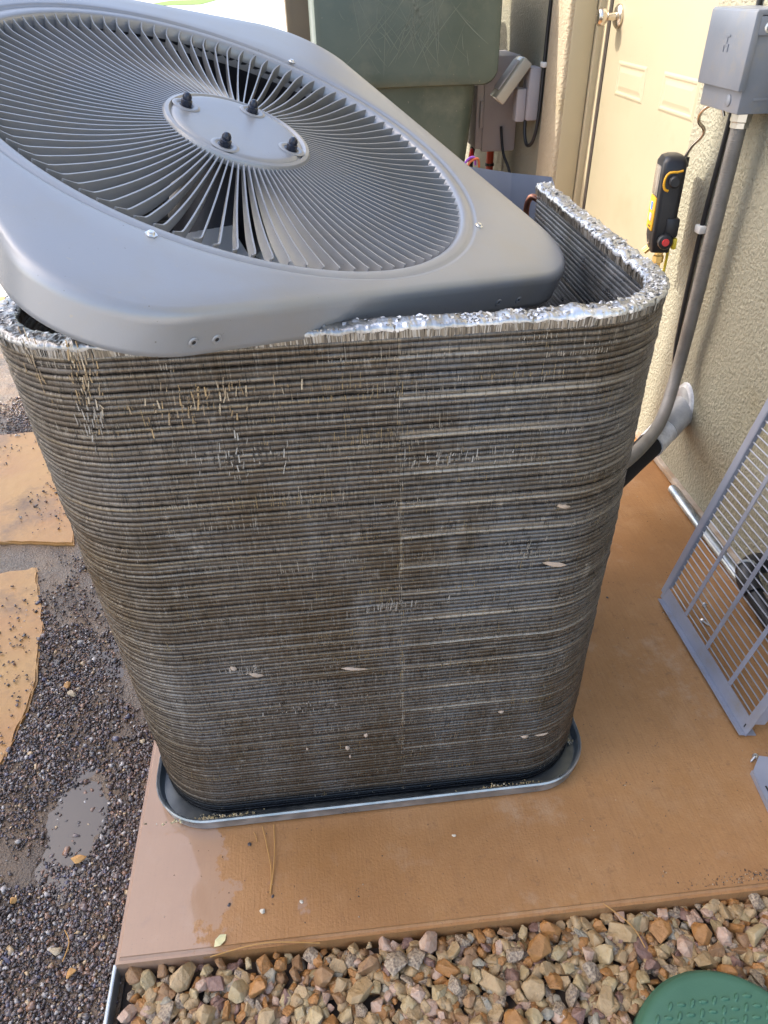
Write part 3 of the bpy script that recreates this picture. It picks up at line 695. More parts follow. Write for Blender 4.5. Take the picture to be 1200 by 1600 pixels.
NR = 120; Z0 = .012; HR = (.836 - Z0) / NR
def coil_mat(outer=True):
    m = bpy.data.materials.new('dirty_spine_fin' if outer else 'inner_fin'); m.use_nodes = True; nt = m.node_tree; N = nt.nodes; L = nt.links; b = N['Principled BSDF']
    uv = N.new('ShaderNodeUVMap'); uv.uv_map = 'path'
    def nz(sx, sy, det=3, rough=.5, off=0):
        mp = N.new('ShaderNodeMapping'); mp.inputs['Scale'].default_value = (sx, sy, 1); mp.inputs['Location'].default_value = (off, off, off); L.new(uv.outputs[0], mp.inputs[0])
        n = N.new('ShaderNodeTexNoise'); n.inputs['Scale'].default_value = 1; n.inputs['Detail'].default_value = det; n.inputs['Roughness'].default_value = rough; L.new(mp.outputs[0], n.inputs['Vector']); return n.outputs['Fac']
    def ramp(x, a, b_):
        n = N.new('ShaderNodeMapRange'); n.inputs['From Min'].default_value = a; n.inputs['From Max'].default_value = b_; L.new(x, n.inputs[0]); return n.outputs[0]
    def mix(f, a, b_):
        n = N.new('ShaderNodeMix'); n.data_type = 'RGBA'
        if isinstance(f, float): n.inputs[0].default_value = f
        else: L.new(f, n.inputs[0])
        for i, v in ((6, a), (7, b_)):
            if isinstance(v, tuple): n.inputs[i].default_value = (*v, 1)
            else: L.new(v, n.inputs[i])
        return n.outputs[2]
    def mul(a, b_):
        n = N.new('ShaderNodeMath'); n.operation = 'MULTIPLY'
        for i, v in enumerate((a, b_)):
            if isinstance(v, float): n.inputs[i].default_value = v
            else: L.new(v, n.inputs[i])
        return n.outputs[0]
    sp = N.new('ShaderNodeSeparateXYZ'); L.new(uv.outputs[0], sp.inputs[0]); Uc, Vc = sp.outputs[0], sp.outputs[1]
    us = float(ulen[SEAM])
    side = ramp(Uc, us - .0008, us + .0008)                 # 0 = right of the seam, 1 = left
    def phase(k, a, b_):                                   # line along every k-th row
        n1 = N.new('ShaderNodeMath'); n1.operation = 'MULTIPLY_ADD'; n1.inputs[1].default_value = 1 / (k * HR); n1.inputs[2].default_value = -Z0 / (k * HR); L.new(Vc, n1.inputs[0])
        n2 = N.new('ShaderNodeMath'); n2.operation = 'FRACT'; L.new(n1.outputs[0], n2.inputs[0])
        mid = (a + b_) / 2; n3 = N.new('ShaderNodeMath'); n3.operation = 'SUBTRACT'; n3.inputs[1].default_value = mid; L.new(n2.outputs[0], n3.inputs[0])
        n4 = N.new('ShaderNodeMath'); n4.operation = 'ABSOLUTE'; L.new(n3.outputs[0], n4.inputs[0])
        return ramp(n4.outputs[0], (b_ - a) / 2, (b_ - a) / 4)
    c = mix(side, (.128, .116, .102), (.122, .100, .078))
    if not outer: c = (.30, .32, .35)
    c = mix(mul(ramp(nz(6, 5, 6, .6), .42, .62), .8), c, (.080, .054, .028) if outer else (.12, .13, .14))
    c = mix(mul(ramp(nz(7, 5, 5, .6, 31), .50, .72), .6), c, (.17, .17, .17))
    fade = ramp(Uc, us - .42, us - .12)
    right = N.new('ShaderNodeMath'); right.operation = 'SUBTRACT'; right.inputs[0].default_value = 1; L.new(side, right.inputs[1])
    c = mix(mul(mul(mul(phase(7, .62, .82), fade), right.outputs[0]), mul(ramp(nz(5, 30, 3, .5, 2), .25, .55), ramp(nz(.9, 15, 2, .5, 51), .20, .50))), c, (.36, .315, .25))
    c = mix(mul(mul(phase(3, .72, .95), side), mul(ramp(nz(4, 24, 3, .5, 3), .40, .62), .8)), c, (.24, .19, .125))
    c = mix(mul(phase(3, .93, 1.05), mul(ramp(nz(3, 30, 2, .5, 7), .36, .62), .85)), c, (.026, .022, .018))
    c = mix(mul(phase(1, .42, .58), ramp(nz(4, 60, 2, .5, 17), .48, .62)), c, (.030, .026, .022))
    c = mix(mul(ramp(nz(2.5, 150, 2, .5, 9), .58, .72), .7), c, (.24, .21, .17))
    c = mix(mul(ramp(nz(26, 4, 4, .6, 11), .54, .72), .55), c, (.20, .185, .165))
    c = mix(mul(ramp(nz(45, 28, 5, .65, 61), .60, .70), .7), c, (.30, .26, .21))
    c = mix(mul(ramp(nz(9, 40, 5, .65, 71), .60, .70), .55), c, (.27, .235, .19))
    c = mix(mul(ramp(nz(13, .9, 3, .5, 41), .50, .66), mul(ramp(Vc, .9, .1), .75)), c, (.075, .048, .024))
    hair = nz(760, 30, 2, .6, 5)
    c = mix(mul(ramp(hair, .55, .68), .65), c, (.25, .22, .18))
    c = mix(mul(ramp(nz(760, 50, 2, .6, 15), .54, .66), .65), c, (.022, .019, .016))
    c = mix(mul(mul(ramp(Uc, us - .0022, us - .0012), ramp(Uc, us + .0016, us + .0006)), mul(ramp(nz(40, 22, 3, .6, 81), .48, .60), .8)), c, (.32, .26, .18))
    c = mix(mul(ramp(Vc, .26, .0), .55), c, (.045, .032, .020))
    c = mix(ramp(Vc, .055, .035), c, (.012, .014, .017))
    L.new(c, b.inputs['Base Color'])
    b.inputs['Metallic'].default_value = .7 if outer else .8
    r_ = ramp(nz(30, 60, 3), .3, .7); mr = N.new('ShaderNodeMapRange'); mr.inputs['To Min'].default_value = .24; mr.inputs['To Max'].default_value = .48; L.new(r_, mr.inputs[0]); L.new(mr.outputs[0], b.inputs['Roughness'])
    bp = N.new('ShaderNodeBump'); bp.inputs['Strength'].default_value = .8; bp.inputs['Distance'].default_value = .0012
    L.new(nz(760, 30, 2, .6, 5), bp.inputs['Height']); L.new(bp.outputs[0], b.inputs['Normal'])
    return m
m_coil = coil_mat(True); m_coili = coil_mat(False)
TH = .0185
def flare(z):   # the left side leans out a little toward the top
    f = np.zeros((NP, 2)); f[:, 0] = -.017 * (z / .84) * np.clip((.0 - pos[:, 0]) / .32, 0, 1); return f
fr_noise = rng.normal(0, 1, (NR, NP))
prof = [(0.0, .0019), (.25, .0027), (.5, .0030), (.75, .0027), (1.0, .0019)]
profi = [(0.0, .0005), (.3, -.0018), (.7, -.0018), (1.0, .0005)]
dent = np.zeros((NR, NP))
for _ in range(90):
    r0, i0 = random.randrange(NR), random.randrange(NP); a = random.uniform(-.0018, .0004); wr, wi = random.uniform(.6, 1.6), random.uniform(3, 30)
    rr = np.arange(NR)[:, None] - r0; ii = np.arange(NP)[None] - i0; dent += a * np.exp(-(rr / wr) ** 2 - (ii / wi) ** 2)
coarse = np.array([[noise.noise(Vector((ulen[i] * 9, r * .11, 0))) for i in range(NP)] for r in range(NR)]) * .0010
for r in range(NR):
    base = rng.normal(0, .00025); vs = []; F = []; uv = []
    zb = Z0 + r * HR; wob = np.array([noise.noise(Vector((u * 5, r * .9, 7))) for u in ulen]) * .0004
    rows = []
    for t, d in prof:
        if t in (0.0, 1.0) and (r + int(t)) % 3 == 0: d = .0008
        if r % 3 == 2 and t not in (0.0, 1.0): d += .0005
        dd = d + base + coarse[r] + dent[r] + fr_noise[r] * .00022
        fl = flare(zb + t * HR); rows.append((pos + fl + nor * dd[:, None], zb + t * HR + wob, t))
    for t, d in profi[::-1]:
        fl = flare(zb + t * HR); rows.append((pos + fl - nor * (TH + d) , zb + t * HR + wob, t))
    nrw = len(rows)
    V = np.concatenate([np.concatenate([p, z[:, None]], 1) for p, z, t in rows])
    F = []
    for j in range(nrw - 1):
        a = np.arange(NP - 1) + j * NP; F.append(np.stack([a, a + 1, a + 1 + NP, a + NP], 1))
    a = np.arange(NP - 1) + (nrw - 1) * NP; b_ = np.arange(NP - 1); F.append(np.stack([a, a + 1, b_ + 1, b_], 1))
    F = np.concatenate(F); me = fast_mesh(V, F)
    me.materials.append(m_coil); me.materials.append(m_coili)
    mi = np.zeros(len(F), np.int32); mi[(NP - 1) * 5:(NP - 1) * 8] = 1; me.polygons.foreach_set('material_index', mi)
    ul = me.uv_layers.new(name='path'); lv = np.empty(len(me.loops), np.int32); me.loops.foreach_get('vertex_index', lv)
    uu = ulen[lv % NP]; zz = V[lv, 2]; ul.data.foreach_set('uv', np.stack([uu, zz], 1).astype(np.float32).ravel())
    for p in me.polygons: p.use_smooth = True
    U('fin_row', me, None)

def zx(px, py):   # pixel -> point on the front face plane (placing marks where the photo has them)
    d = Vector(ROWS[0]) * (px - 600) + Vector(ROWS[1]) * (py - 800) + Vector(ROWS[2]) * 1107.294
    t = (CY0 - .0035) / d.y; return d.x * t, 1.125 + d.z * t
# loose bent fins sticking out of the face and dark gap-shade slivers (stuff)
def slivers(n, kind):
    V = []; F = []; C = []
    k = 0
    while k < n:
        if kind == 'band':
            r = random.randrange(3, NR - 1); i0 = random.randrange(60, NP - 160); cnt = random.randrange(4, 30); st = random.uniform(.0022, .005)
        elif kind == 'seam':
            r = random.randrange(2, NR - 1); i0 = SEAM + random.choice((-1, 0, 0, 1)); cnt = random.choice((1, 1, 2)); st = .002
        else:
            r = random.randrange(2, NR - 1); i0 = random.randrange(40, NP - 60); cnt = random.choice((1, 1, 2, 3)); st = .002
        u0 = ulen[i0]; tone = random.choice(((.30, .26, .20), (.22, .19, .15), (.38, .34, .28), (.30, .22, .11))) if kind != 'dark' else (.01, .009, .008)
        for c in range(cnt):
            u = u0 + c * st * random.uniform(.8, 1.2)
            if u > ulen[-1] - .02: break
            i = min(int(np.searchsorted(ulen, u)), NP - 1)
            p = pos[i]; nn = nor[i]; tt = np.array((-nn[1], nn[0]))
            h = random.uniform(.5, 1.1) * HR * (1 if random.random() > .12 else 2.6); w = random.uniform(.00018, .0004); z = Z0 + (r + random.uniform(.1, .3)) * HR
            lean = random.gauss(.0002, .0006); o1 = random.uniform(.0028, .0036) + coarse[r, i]; o2 = o1 + random.uniform(-.0004, .0010)
            if kind == 'dark': o1 = .0036 + coarse[r, i]; o2 = o1 - .0002
            p = p + np.array((-.017 * (z / .84) * min(1, max(0, -p[0] / .32)), 0)); a = len(V)
            for (s, zz, oo, ll) in ((-w, z, o1, 0), (w, z, o1, 0), (w * .7, z + h, o2, lean), (-w * .7, z + h, o2, lean)):
                q = p + nn * oo + tt * (s + ll); V.append((q[0], q[1], zz)); C.append(tone)
            F.append((a, a + 1, a + 2, a + 3)); k += 1
    return fast_mesh(np.array(V), np.array(F), np.array(C))
m_sliv = attr_mat('bent_fin_and_gap_shade', .45)
m_sliv.node_tree.nodes['Principled BSDF'].inputs['Metallic'].default_value = .3
U('bent_fins', slivers(2600, 'band'), m_sliv, kind='stuff')
U('bent_fins', slivers(1200, 'single'), m_sliv, kind='stuff')
U('bent_fins', slivers(260, 'seam'), m_sliv, kind='stuff')
def clump(px, py, w, h, n, tones):
    V = []; F = []; C = []; cx, cz = zx(px, py)
    for _ in range(n):
        x = cx + random.gauss(0, w); z = cz + random.gauss(0, h); i = int(np.argmin((pos[:, 0] - x) ** 2 + (pos[:, 1] - CY0) ** 2 * .25)); p = pos[i]; nn = nor[i]; tt = np.array((-nn[1], nn[0]))
        p = p + np.array((-.017 * (z / .84) * min(1, max(0, -p[0] / .32)), 0)); ww = random.uniform(.0003, .0010); hh = random.uniform(.004, .014); ln = random.gauss(.001, .001); a = len(V); t = random.choice(tones)
        for s_, zz, oo, ll in ((-ww, z, .0034, 0), (ww, z, .0034, 0), (ww * .6, z + hh, .0046, ln), (-ww * .6, z + hh, .0046, ln)):
            q = p + nn * oo + tt * (s_ + ll); V.append((q[0], q[1], zz)); C.append(t)
        F.append((a, a + 1, a + 2, a + 3))
    U('bent_fins', fast_mesh(np.array(V), np.array(F), np.array(C)), m_sliv, kind='stuff')
tn = ((.42, .30, .16), (.34, .26, .17), (.50, .42, .30), (.28, .20, .11), (.05, .04, .03)); gy_ = ((.34, .31, .27), (.26, .24, .21), (.42, .40, .36), (.05, .045, .04))
clump(150, 600, .007, .020, 90, tn); clump(160, 660, .008, .014, 45, gy_); clump(70, 590, .006, .018, 30, tn); clump(390, 1050, .014, .004, 40, gy_); clump(380, 720, .03, .010, 60, gy_); clump(360, 620, .03, .006, 50, tn)
clump(460, 1110, .03, .006, 40, gy_); clump(300, 650, .03, .010, 50, tn); clump(820, 860, .02, .010, 30, gy_); clump(690, 720, .03, .005, 40, gy_); clump(620, 950, .025, .004, 50, gy_)
U('fin_gap_shade', slivers(3000, 'dark'), m_sliv, kind='stuff')  # dark slivers painted on the face as shade between fins

# crushed silver top edge: frayed aluminium fins folded over the rim
topz = Z0 + NR * HR; tfl = flare(topz); tpos = pos + tfl
def hcrest(u, s_=0):
    v = .0034 + .0035 * noise.noise(Vector((u * 9, 3 + s_, 1))) + .0055 * noise.noise(Vector((u * 45, 1 + s_, 4)))
    return max(.0012, v)
LB = topz + .0095                                   # where the folded lip sits
def at_u(u):
    i = min(int(np.searchsorted(ulen, u)), NP - 1); i = max(i, 1); f = (u - ulen[i - 1]) / max(ulen[i] - ulen[i - 1], 1e-6); f = min(max(f, 0), 1)
    p = tpos[i - 1] * (1 - f) + tpos[i] * f; n_ = nor[i - 1] * (1 - f) + nor[i] * f; return p, n_ / np.linalg.norm(n_)
V = []; F = []; C = []
for sgn, dbase in ((1, .0030), (-1, -TH - .0022)):           # standing fin ends below the lip, outside and inside
    n = int(ulen[-1] * 1100)
    for k in range(n):
        u = (k + random.random()) / n * ulen[-1]; p, nn = at_u(u); tt = np.array((-nn[1], nn[0]))
        cl = .006 * noise.noise(Vector((u * 38, 7, sgn))) + random.gauss(0, .0006); w = random.uniform(.0005, .0010)
        t0 = random.choice(((.20, .17, .13), (.14, .12, .095), (.28, .25, .21), (.10, .085, .07), (.34, .32, .29)))
        tw = random.uniform(-.6, .6); o = len(V); hh = LB - topz + random.uniform(-.001, .003)
        for z, c, d, q_ in ((topz - .003, 0, 0, 1), (topz + hh * .5, cl * .35, .0004, 1), (topz + hh, cl, -.0008, 1.5)):
            q = p + nn * (dbase + sgn * d + random.uniform(-.0003, .0003)) + tt * c; sv_ = (tt * math.cos(tw) + nn * math.sin(tw) * .6) * w
            V += [(*(q + sv_), z), (*(q - sv_), z)]; C += [tuple(a * q_ for a in t0)] * 2
        F += [(o, o + 1, o + 3, o + 2), (o + 2, o + 3, o + 5, o + 4)]
# a few long shreds and folded flakes
for k in range(1700):
    u = random.uniform(0, ulen[-1]) if random.random() < .6 else random.uniform(0, .75); p, nn = at_u(u); tt = np.array((-nn[1], nn[0])); d = -random.uniform(-.002, TH + .001)
    L_ = random.uniform(.004, .009); w = random.uniform(.0007, .0020); a = random.gauss(0, .7); z = LB + hcrest(u) * random.uniform(.2, .9)
    dv = (nn * math.cos(a) + tt * math.sin(a)) * random.choice((-1, 1)); sv_ = np.array((-dv[1], dv[0])) * w; o = len(V)
    b0 = p + nn * d - dv * L_ / 2; tone = random.choice(((.75, .76, .78), (.5, .5, .5), (.3, .28, .25), (.85, .85, .87)))
    for q, zz, s_ in ((b0, z, 1), (b0 + dv * L_ * .5, z + random.uniform(0, .0025), 1.2), (b0 + dv * L_, z + random.uniform(-.003, .002), .6)):
        V.append((*(q + sv_ * s_), zz + random.uniform(-.0008, .0008))); V.append((*(q - sv_ * s_), zz + random.uniform(-.0008, .0008))); C += [tone, tone]
    F += [(o, o + 1, o + 3, o + 2), (o + 2, o + 3, o + 5, o + 4)]
m_shred = attr_mat('frayed_aluminium', .40); m_shred.node_tree.nodes['Principled BSDF'].inputs['Metallic'].default_value = .6
U('frayed_top_fins', fast_mesh(np.array(V), np.array(F), np.array(C)), m_shred, kind='stuff')
# crinkled foil lip folded over the top
us_ = np.arange(.002, ulen[-1] - .002, .0013); NL = len(us_); cols = []; cc = []
prof_l = [(.0040, -.0030), (.0044, .0002), (.0020, .9), (-.004, 1.0), (-.008, .75), (-.012, .95), (-TH + .004, 1.0), (-TH - .001, .8), (-TH - .0035, .0), (-TH - .003, -.0025)]
for d, zf in prof_l:
    P_ = []; 
    for u in us_:
        p, nn = at_u(u); j = noise.noise(Vector((u * 160, d * 300, 5))); j2 = noise.noise(Vector((u * 420, d * 500, 8)))
        edgej = .0022 * j if abs(zf) < .01 or zf < 0 else .0008 * j
        zz = LB + (zf if zf < 0.01 else zf * hcrest(u)) + (.0014 * j + .0011 * j2) * (1 if zf > 0 else 1.3)
        if d > .003: zz += .0035 * noise.noise(Vector((u * 70, 1, 3)))
        q = p + nn * (d + edgej + .0008 * j2); P_.append((q[0], q[1], zz))
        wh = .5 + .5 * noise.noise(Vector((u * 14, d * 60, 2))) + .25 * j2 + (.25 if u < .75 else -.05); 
        if q[1] < CY0 + .06 and q[0] < .33: wh *= (1.05, 1.1, 1.1, 1.0, .75, .5, .4, .35, .3, .3)[min(range(10), key=lambda z_: abs(prof_l[z_][0] - d))] * (.55 if q[0] < -.16 else 1)  # lid's shade on the inner front lip put into its tone; left end duller
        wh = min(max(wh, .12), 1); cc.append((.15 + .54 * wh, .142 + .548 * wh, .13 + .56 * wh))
    cols.append(P_)
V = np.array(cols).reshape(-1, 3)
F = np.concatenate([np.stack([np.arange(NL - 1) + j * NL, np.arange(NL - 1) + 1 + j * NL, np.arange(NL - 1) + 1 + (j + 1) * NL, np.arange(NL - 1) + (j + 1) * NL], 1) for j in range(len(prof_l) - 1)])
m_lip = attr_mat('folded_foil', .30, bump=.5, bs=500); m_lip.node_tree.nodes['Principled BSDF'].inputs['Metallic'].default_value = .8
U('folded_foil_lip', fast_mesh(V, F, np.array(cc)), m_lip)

# dried mud dabs on the coil
m_mudd = mat('dried_mud', (.36, .27, .19), .9, col2=(.44, .34, .26), vs=80, bump=.4, bs=300)
for px, py, w, h, a in ((866, 882, .019, .004, -.25), (880, 791, .011, .0035, -.25), (552, 1045, .020, .002, -.2), (572, 1149, .004, .004, 0), (543, 1169, .004, .005, 0), (820, 1151, .007, .0028, 0), (845, 1150, .014, .0015, .1), (783, 1112, .006, .002, 0), (400, 1055, .012, .004, -.4), (365, 1045, .006, .004, -.6), (547, 1182, .002, .004, 0), (480, 1170, .002, .002, 0)):
    x, z = zx(px, py); n = 14
    ps = [(math.cos(2 * PI * k / n) * w * random.uniform(.7, 1.1), math.sin(2 * PI * k / n) * h * random.uniform(.7, 1.2)) for k in range(n)]
    yy = CY0 - .0032
    if x > CX1 - .118: yy += (.118 - math.sqrt(max(0, .118 ** 2 - (x - CX1 + .118) ** 2)))
    vs = [(x + u * math.cos(a) - v * math.sin(a), yy + .0003, z + u * math.sin(a) + v * math.cos(a)) for u, v in ps] + [(x + .5 * (u * math.cos(a) - v * math.sin(a)), yy - .0026, z + .5 * (u * math.sin(a) + v * math.cos(a))) for u, v in ps]
    fs = [(k, (k + 1) % n, n + (k + 1) % n, n + k) for k in range(n)] + [tuple(n + k for k in range(n))]
    U('mud_dab', mesh(vs, fs), m_mudd, smooth=True)
# caked debris in the pan
pts = []
for k in range(260):
    a = random.choice((0, 0, 1, 2))
    if a == 0: x, y = random.gauss(-.24, .035), .664 + abs(random.gauss(0, .003))
    elif a == 1: x, y = random.gauss(.26, .04), .663 + abs(random.gauss(0, .003))
    else: x, y = .393 + random.gauss(0, .004), random.uniform(.73, .80)
    pts.append((x, y, .015, random.uniform(.0012, .0035)))
U('pan_debris', scatter(pts, [(.45, .38, .22), (.3, .24, .14), (.5, .46, .36)], [.5, .3, .2]), attr_mat('dry_debris', .9), kind='stuff')

# corner panel, wires, copper tube, inner tubing, compressor
U('corner_sheet', mesh([(.09, 1.437, .30), (.24, 1.425, .30), (.365, 1.318, .30), (.421, 1.283, .30), (.417, 1.236, .30), (.09, 1.437, .852), (.24, 1.425, .852), (.362, 1.316, .848), (.423, 1.281, .846), (.417, 1.238, .838)], [(0, 1, 6, 5), (1, 2, 7, 6), (2, 3, 8, 7), (3, 4, 9, 8)]), m_panel)
U('copper_tube', tube([(.383, 1.235, .70), (.380, 1.243, .74), (.372, 1.243, .80), (.376, 1.238, .825), (.388, 1.232, .822)], .0052, 10, 6), m_copper)
U('copper_tube', tube([(.380, 1.23, .40), (.365, 1.243, .5), (.365, 1.243, .62), (.372, 1.235, .70)], .0052, 10, 6), m_copper)
U('orange_wire', tube([(.27, 1.36, .79), (.285, 1.375, .825), (.30, 1.388, .852), (.315, 1.384, .860), (.32, 1.392, .845)], .0022, 6, 6), m_orange)
U('purple_wire', tube([(.263, 1.36, .79), (.278, 1.376, .825), (.295, 1.39, .855), (.309, 1.389, .862), (.314, 1.396, .848)], .0022, 6, 6), m_purple)
U('compressor', lathe([(0, .02), (.10, .02), (.11, .04), (.11, .26), (.095, .32), (.05, .345), (0, .35)], 32, Matrix.Translation((.02, 1.05, 0))), m_motor)

# ------------------------------------------------------------------ fan lid laid skew on the coil
lid = thing('fan_guard_lid', 'large square grey metal fan guard lid tilted across the top of the coil', 'fan guard')
LM = Matrix.Translation((-.0756, 1.0096, .9792)) @ Matrix(((0.4962803713, 0.7975168632, 0.3430344677), (-0.793471711, 0.5770121951, -0.1935447507), (-0.3522902737, -0.176135683, 0.9191668964))).to_4x4()
lid.matrix_world = LM
RH, RF, HW, RC = .091, .3008, .366, .115
OX, OY = -.019, .007
def rsq(th, half, rc):
    c, s = math.cos(th), math.sin(th)
    # ray against rounded square centred on (OX,OY)
    lo, hi = 0, 1.2
    for _ in range(34):
        t = (lo + hi) / 2; x = abs(t * c - OX); y = abs(t * s - OY); k = half - rc
        if x > k and y > k: ins = math.hypot(x - k, y - k) < rc
        else: ins = x < half and y < half
        if ins: lo = t
        else: hi = t
    return lo
NT = 360; ths = [2 * PI * k / NT for k in range(NT)]
prof_in = [(.2990, -.026), (.2995, -.012), (.3020, -.003), (.3050, .000), (.309, .0012), (.3165, .0012), (.3195, -.0006), (.3225, .0026), (.3260, .0034)]
outs = [(.030, .20, .0034, .09), (.0100, 1, .0032, .109), (.0062, 1, .0022, .111), (.0030, 1, .0000, .113), (.0010, 1, -.0035, .1145), (0, 1, -.009, .115), (-.0005, 1, -.036, .115), (-.0012, 1, -.041, .115), (.001, 1, -.0425, .115), (.0025, 1, -.040, .115), (.003, 1, -.02, .115)]
V = []; 
edge = {o[0]: [rsq(t, HW - o[0], max(o[3] - 0 * o[0], .02)) for t in ths] for o in outs}
for r, z in prof_in:
    for t in ths: V.append((r * math.cos(t), r * math.sin(t), z))
for f_ in (.33, .66):
    for i, t in enumerate(ths):
        a = .326; b = edge[.030][i]; b = max(b, .3265); r = a + (b - a) * f_; V.append((r * math.cos(t), r * math.sin(t), .0036 - .0004 * f_))
for ins, _, z, rc in outs:
    for i, t in enumerate(ths):
        r = max(edge[ins][i], .3275 + (.030 - ins) * .45) if ins > .006 else edge[ins][i]
        # small dents on the skirt
        x, y = r * math.cos(t), r * math.sin(t); dz = 0
        V.append((x, y, z))
nr = len(V) // NT; F = []
for j in range(nr - 1):
    for k in range(NT): a = j * NT + k; b = j * NT + (k + 1) % NT; F.append((a, b, b + NT, a + NT))
me = mesh(V, F)
for p in me.polygons: p.use_smooth = True
link('top_plate', me, m_lid, lid)
hub = link('hub_plate', lathe([(0, .0005), (.060, .0008), (.074, .0012), (.079, .0008), (.082, -.0018), (.0855, .0010), (.090, .0000), (.0925, -.004), (.0925, -.010)], 96), m_lid, lid)
# fins
def blade_mesh():
    V = []; F = []; n = 30; th = .0005
    for k in range(n + 1):
        t = k / n; r = RH + .0005 + (RF - RH - .001) * t
        zt = -.003 - .008 * math.sin(PI * t) ; h = .008 + .008 * min(1, t * 1.6)
        hook = .006 * max(0, (t - .90) / .10) ** 2; lean = .0
        if t > .93: zt += .0035 * (t - .93) / .07
        for (dy, dz) in ((-.0009, 0), (-.0009, -.0016), (-th, -.004), (-th, -h), (th, -h), (th, -.004), (.0009, -.0016), (.0009, 0)):
            V.append((r, dy - hook + (-.0015 * (-dz / .02)), zt + dz))
    for k in range(n):
        for j in range(8): a = k * 8 + j; b = k * 8 + (j + 1) % 8; F.append((a, b, b + 8, a + 8))
    F.append(tuple(range(8))); F.append(tuple(n * 8 + j for j in range(8))[::-1])
    me = mesh(V, F); me.materials.append(m_lid); 
    bm = bmesh.new(); bm.from_mesh(me); bmesh.ops.recalc_face_normals(bm, faces=bm.faces); bm.to_mesh(me); bm.free()
    return sharp(me, 50)
bmh = blade_mesh()
for k in range(100):
    o = link('guard_fin', bmh, None, lid); o.rotation_euler = (0, 0, 2 * PI * (k + .5) / 100)
nut = lathe([(.0095, -.0005), (.0095, .001), (.0075, .0012), (.0075, .008), (.0062, .009), (.0062, .0135), (.0045, .0175), (.002, .019), (0, .0193)], 12, None, 30)
for k in range(4):
    a = PI / 4 + k * PI / 2 + .0; x, y = .0678 * math.cos(a), .0678 * math.sin(a)
    o = link('cap_nut', nut, m_capn, lid); o.scale = (.9, .9, .78); o.location = (x, y, .001)
    o = link('dimple', lathe([(.0100, .0005), (.0125, .0016), (.0155, .0012), (.017, .0004)], 24), m_lid, lid); o.location = (x * 1.0, y * 1.0, .0008)
scw = lathe([(.0095, 0), (.0095, .0012), (.0055, .0016), (.0052, .005), (.004, .0055), (0, .0052)], 6, None, 30)
for k in range(4):
    a = PI / 4 + k * PI / 2; o = link('screw', scw, m_zinc, lid); o.scale = (.62,) * 3; o.location = (.3265 * math.cos(a), .3265 * math.sin(a), .0036)
# screw holes through the skirt
hole = lathe([(.0016, -.0004), (.0022, .0010), (.0040, .0012), (.0052, .0002)], 16)
for (side, s, zz) in (('x', -.245, -.027), ('x', -.222, -.027), ('x', .215, -.028), ('x', .175, -.028)):
    o = link('screw_hole', hole, m_lid, lid); o.location = (HW + OX + .0006, s, zz); o.rotation_euler = (0, PI / 2, 0)
    d = link('hole', lathe([(0, .0006), (.0024, .0006)], 12), m_black, o)
link('shroud_ring', lathe([(.2994, -.015), (.2994, -.062), (.305, -.078), (.308, -.078), (.3015, -.062), (.3030, -.0075)], 96), m_motor, lid)
# motor and fan under the hub
link('motor', lathe([(0, -.012), (.055, -.012), (.068, -.02), (.070, -.03), (.070, -.13), (.06, -.145), (.012, -.15), (.008, -.152), (.008, -.20), (0, -.20)], 32), m_motor, lid)
def fan_blade(a0):
    V = []; F = []; n = 8; m_ = 8
    for i in range(n + 1):
        r = .05 + .205 * i / n; w = .35 + .35 * math.sin(PI * (i / n) * .8)
        for j in range(m_ + 1):
            t = j / m_ - .5; a = a0 + t * 1.15 + .25 * i / n; V.append((r * math.cos(a), r * math.sin(a), -.120 + t * .055 * (1 + .2 * i / n) + .006 * math.cos(t * 3)))
    for i in range(n):
        for j in range(m_): a = i * (m_ + 1) + j; F.append((a, a + 1, a + m_ + 2, a + m_ + 1))
    return mesh(V, F)
for k in range(3): link('fan_blade', fan_blade(k * 2 * PI / 3 - 1.0), m_blade, lid, smooth=True)

# ------------------------------------------------------------------ green valve box cover
vb = thing('valve_box_lid', 'round green plastic valve box lid with raised tread marks among the stones', 'valve box', (VC[0], VC[1], 0))
link('cover', lathe([(0, .004), (VR - .016, .004), (VR - .008, .003), (VR - .004, -.001), (VR - .002, -.008), (VR, -.010), (VR + .002, -.045)], 72), m_lidgreen, vb)
lug = lathe([(.0, .0034), (.0017, .0029), (.0028, 0)], 10); 
for v in lug.vertices: v.co.x *= 2.3
for ix in range(-7, 8):
    for iy in range(-7, 8):
        x = ix * .0155 + (iy % 2) * .00775; y = iy * .0125
        if math.hypot(x, y) > VR - .022: continue
        o = link('tread_lug', lug, m_lidgreen, vb); o.location = (x, y, .0042); o.rotation_euler = (0, 0, PI / 4 * (1 if (ix + iy) % 2 else -1) + .15 + (0 if (ix + iy) % 2 else .5))

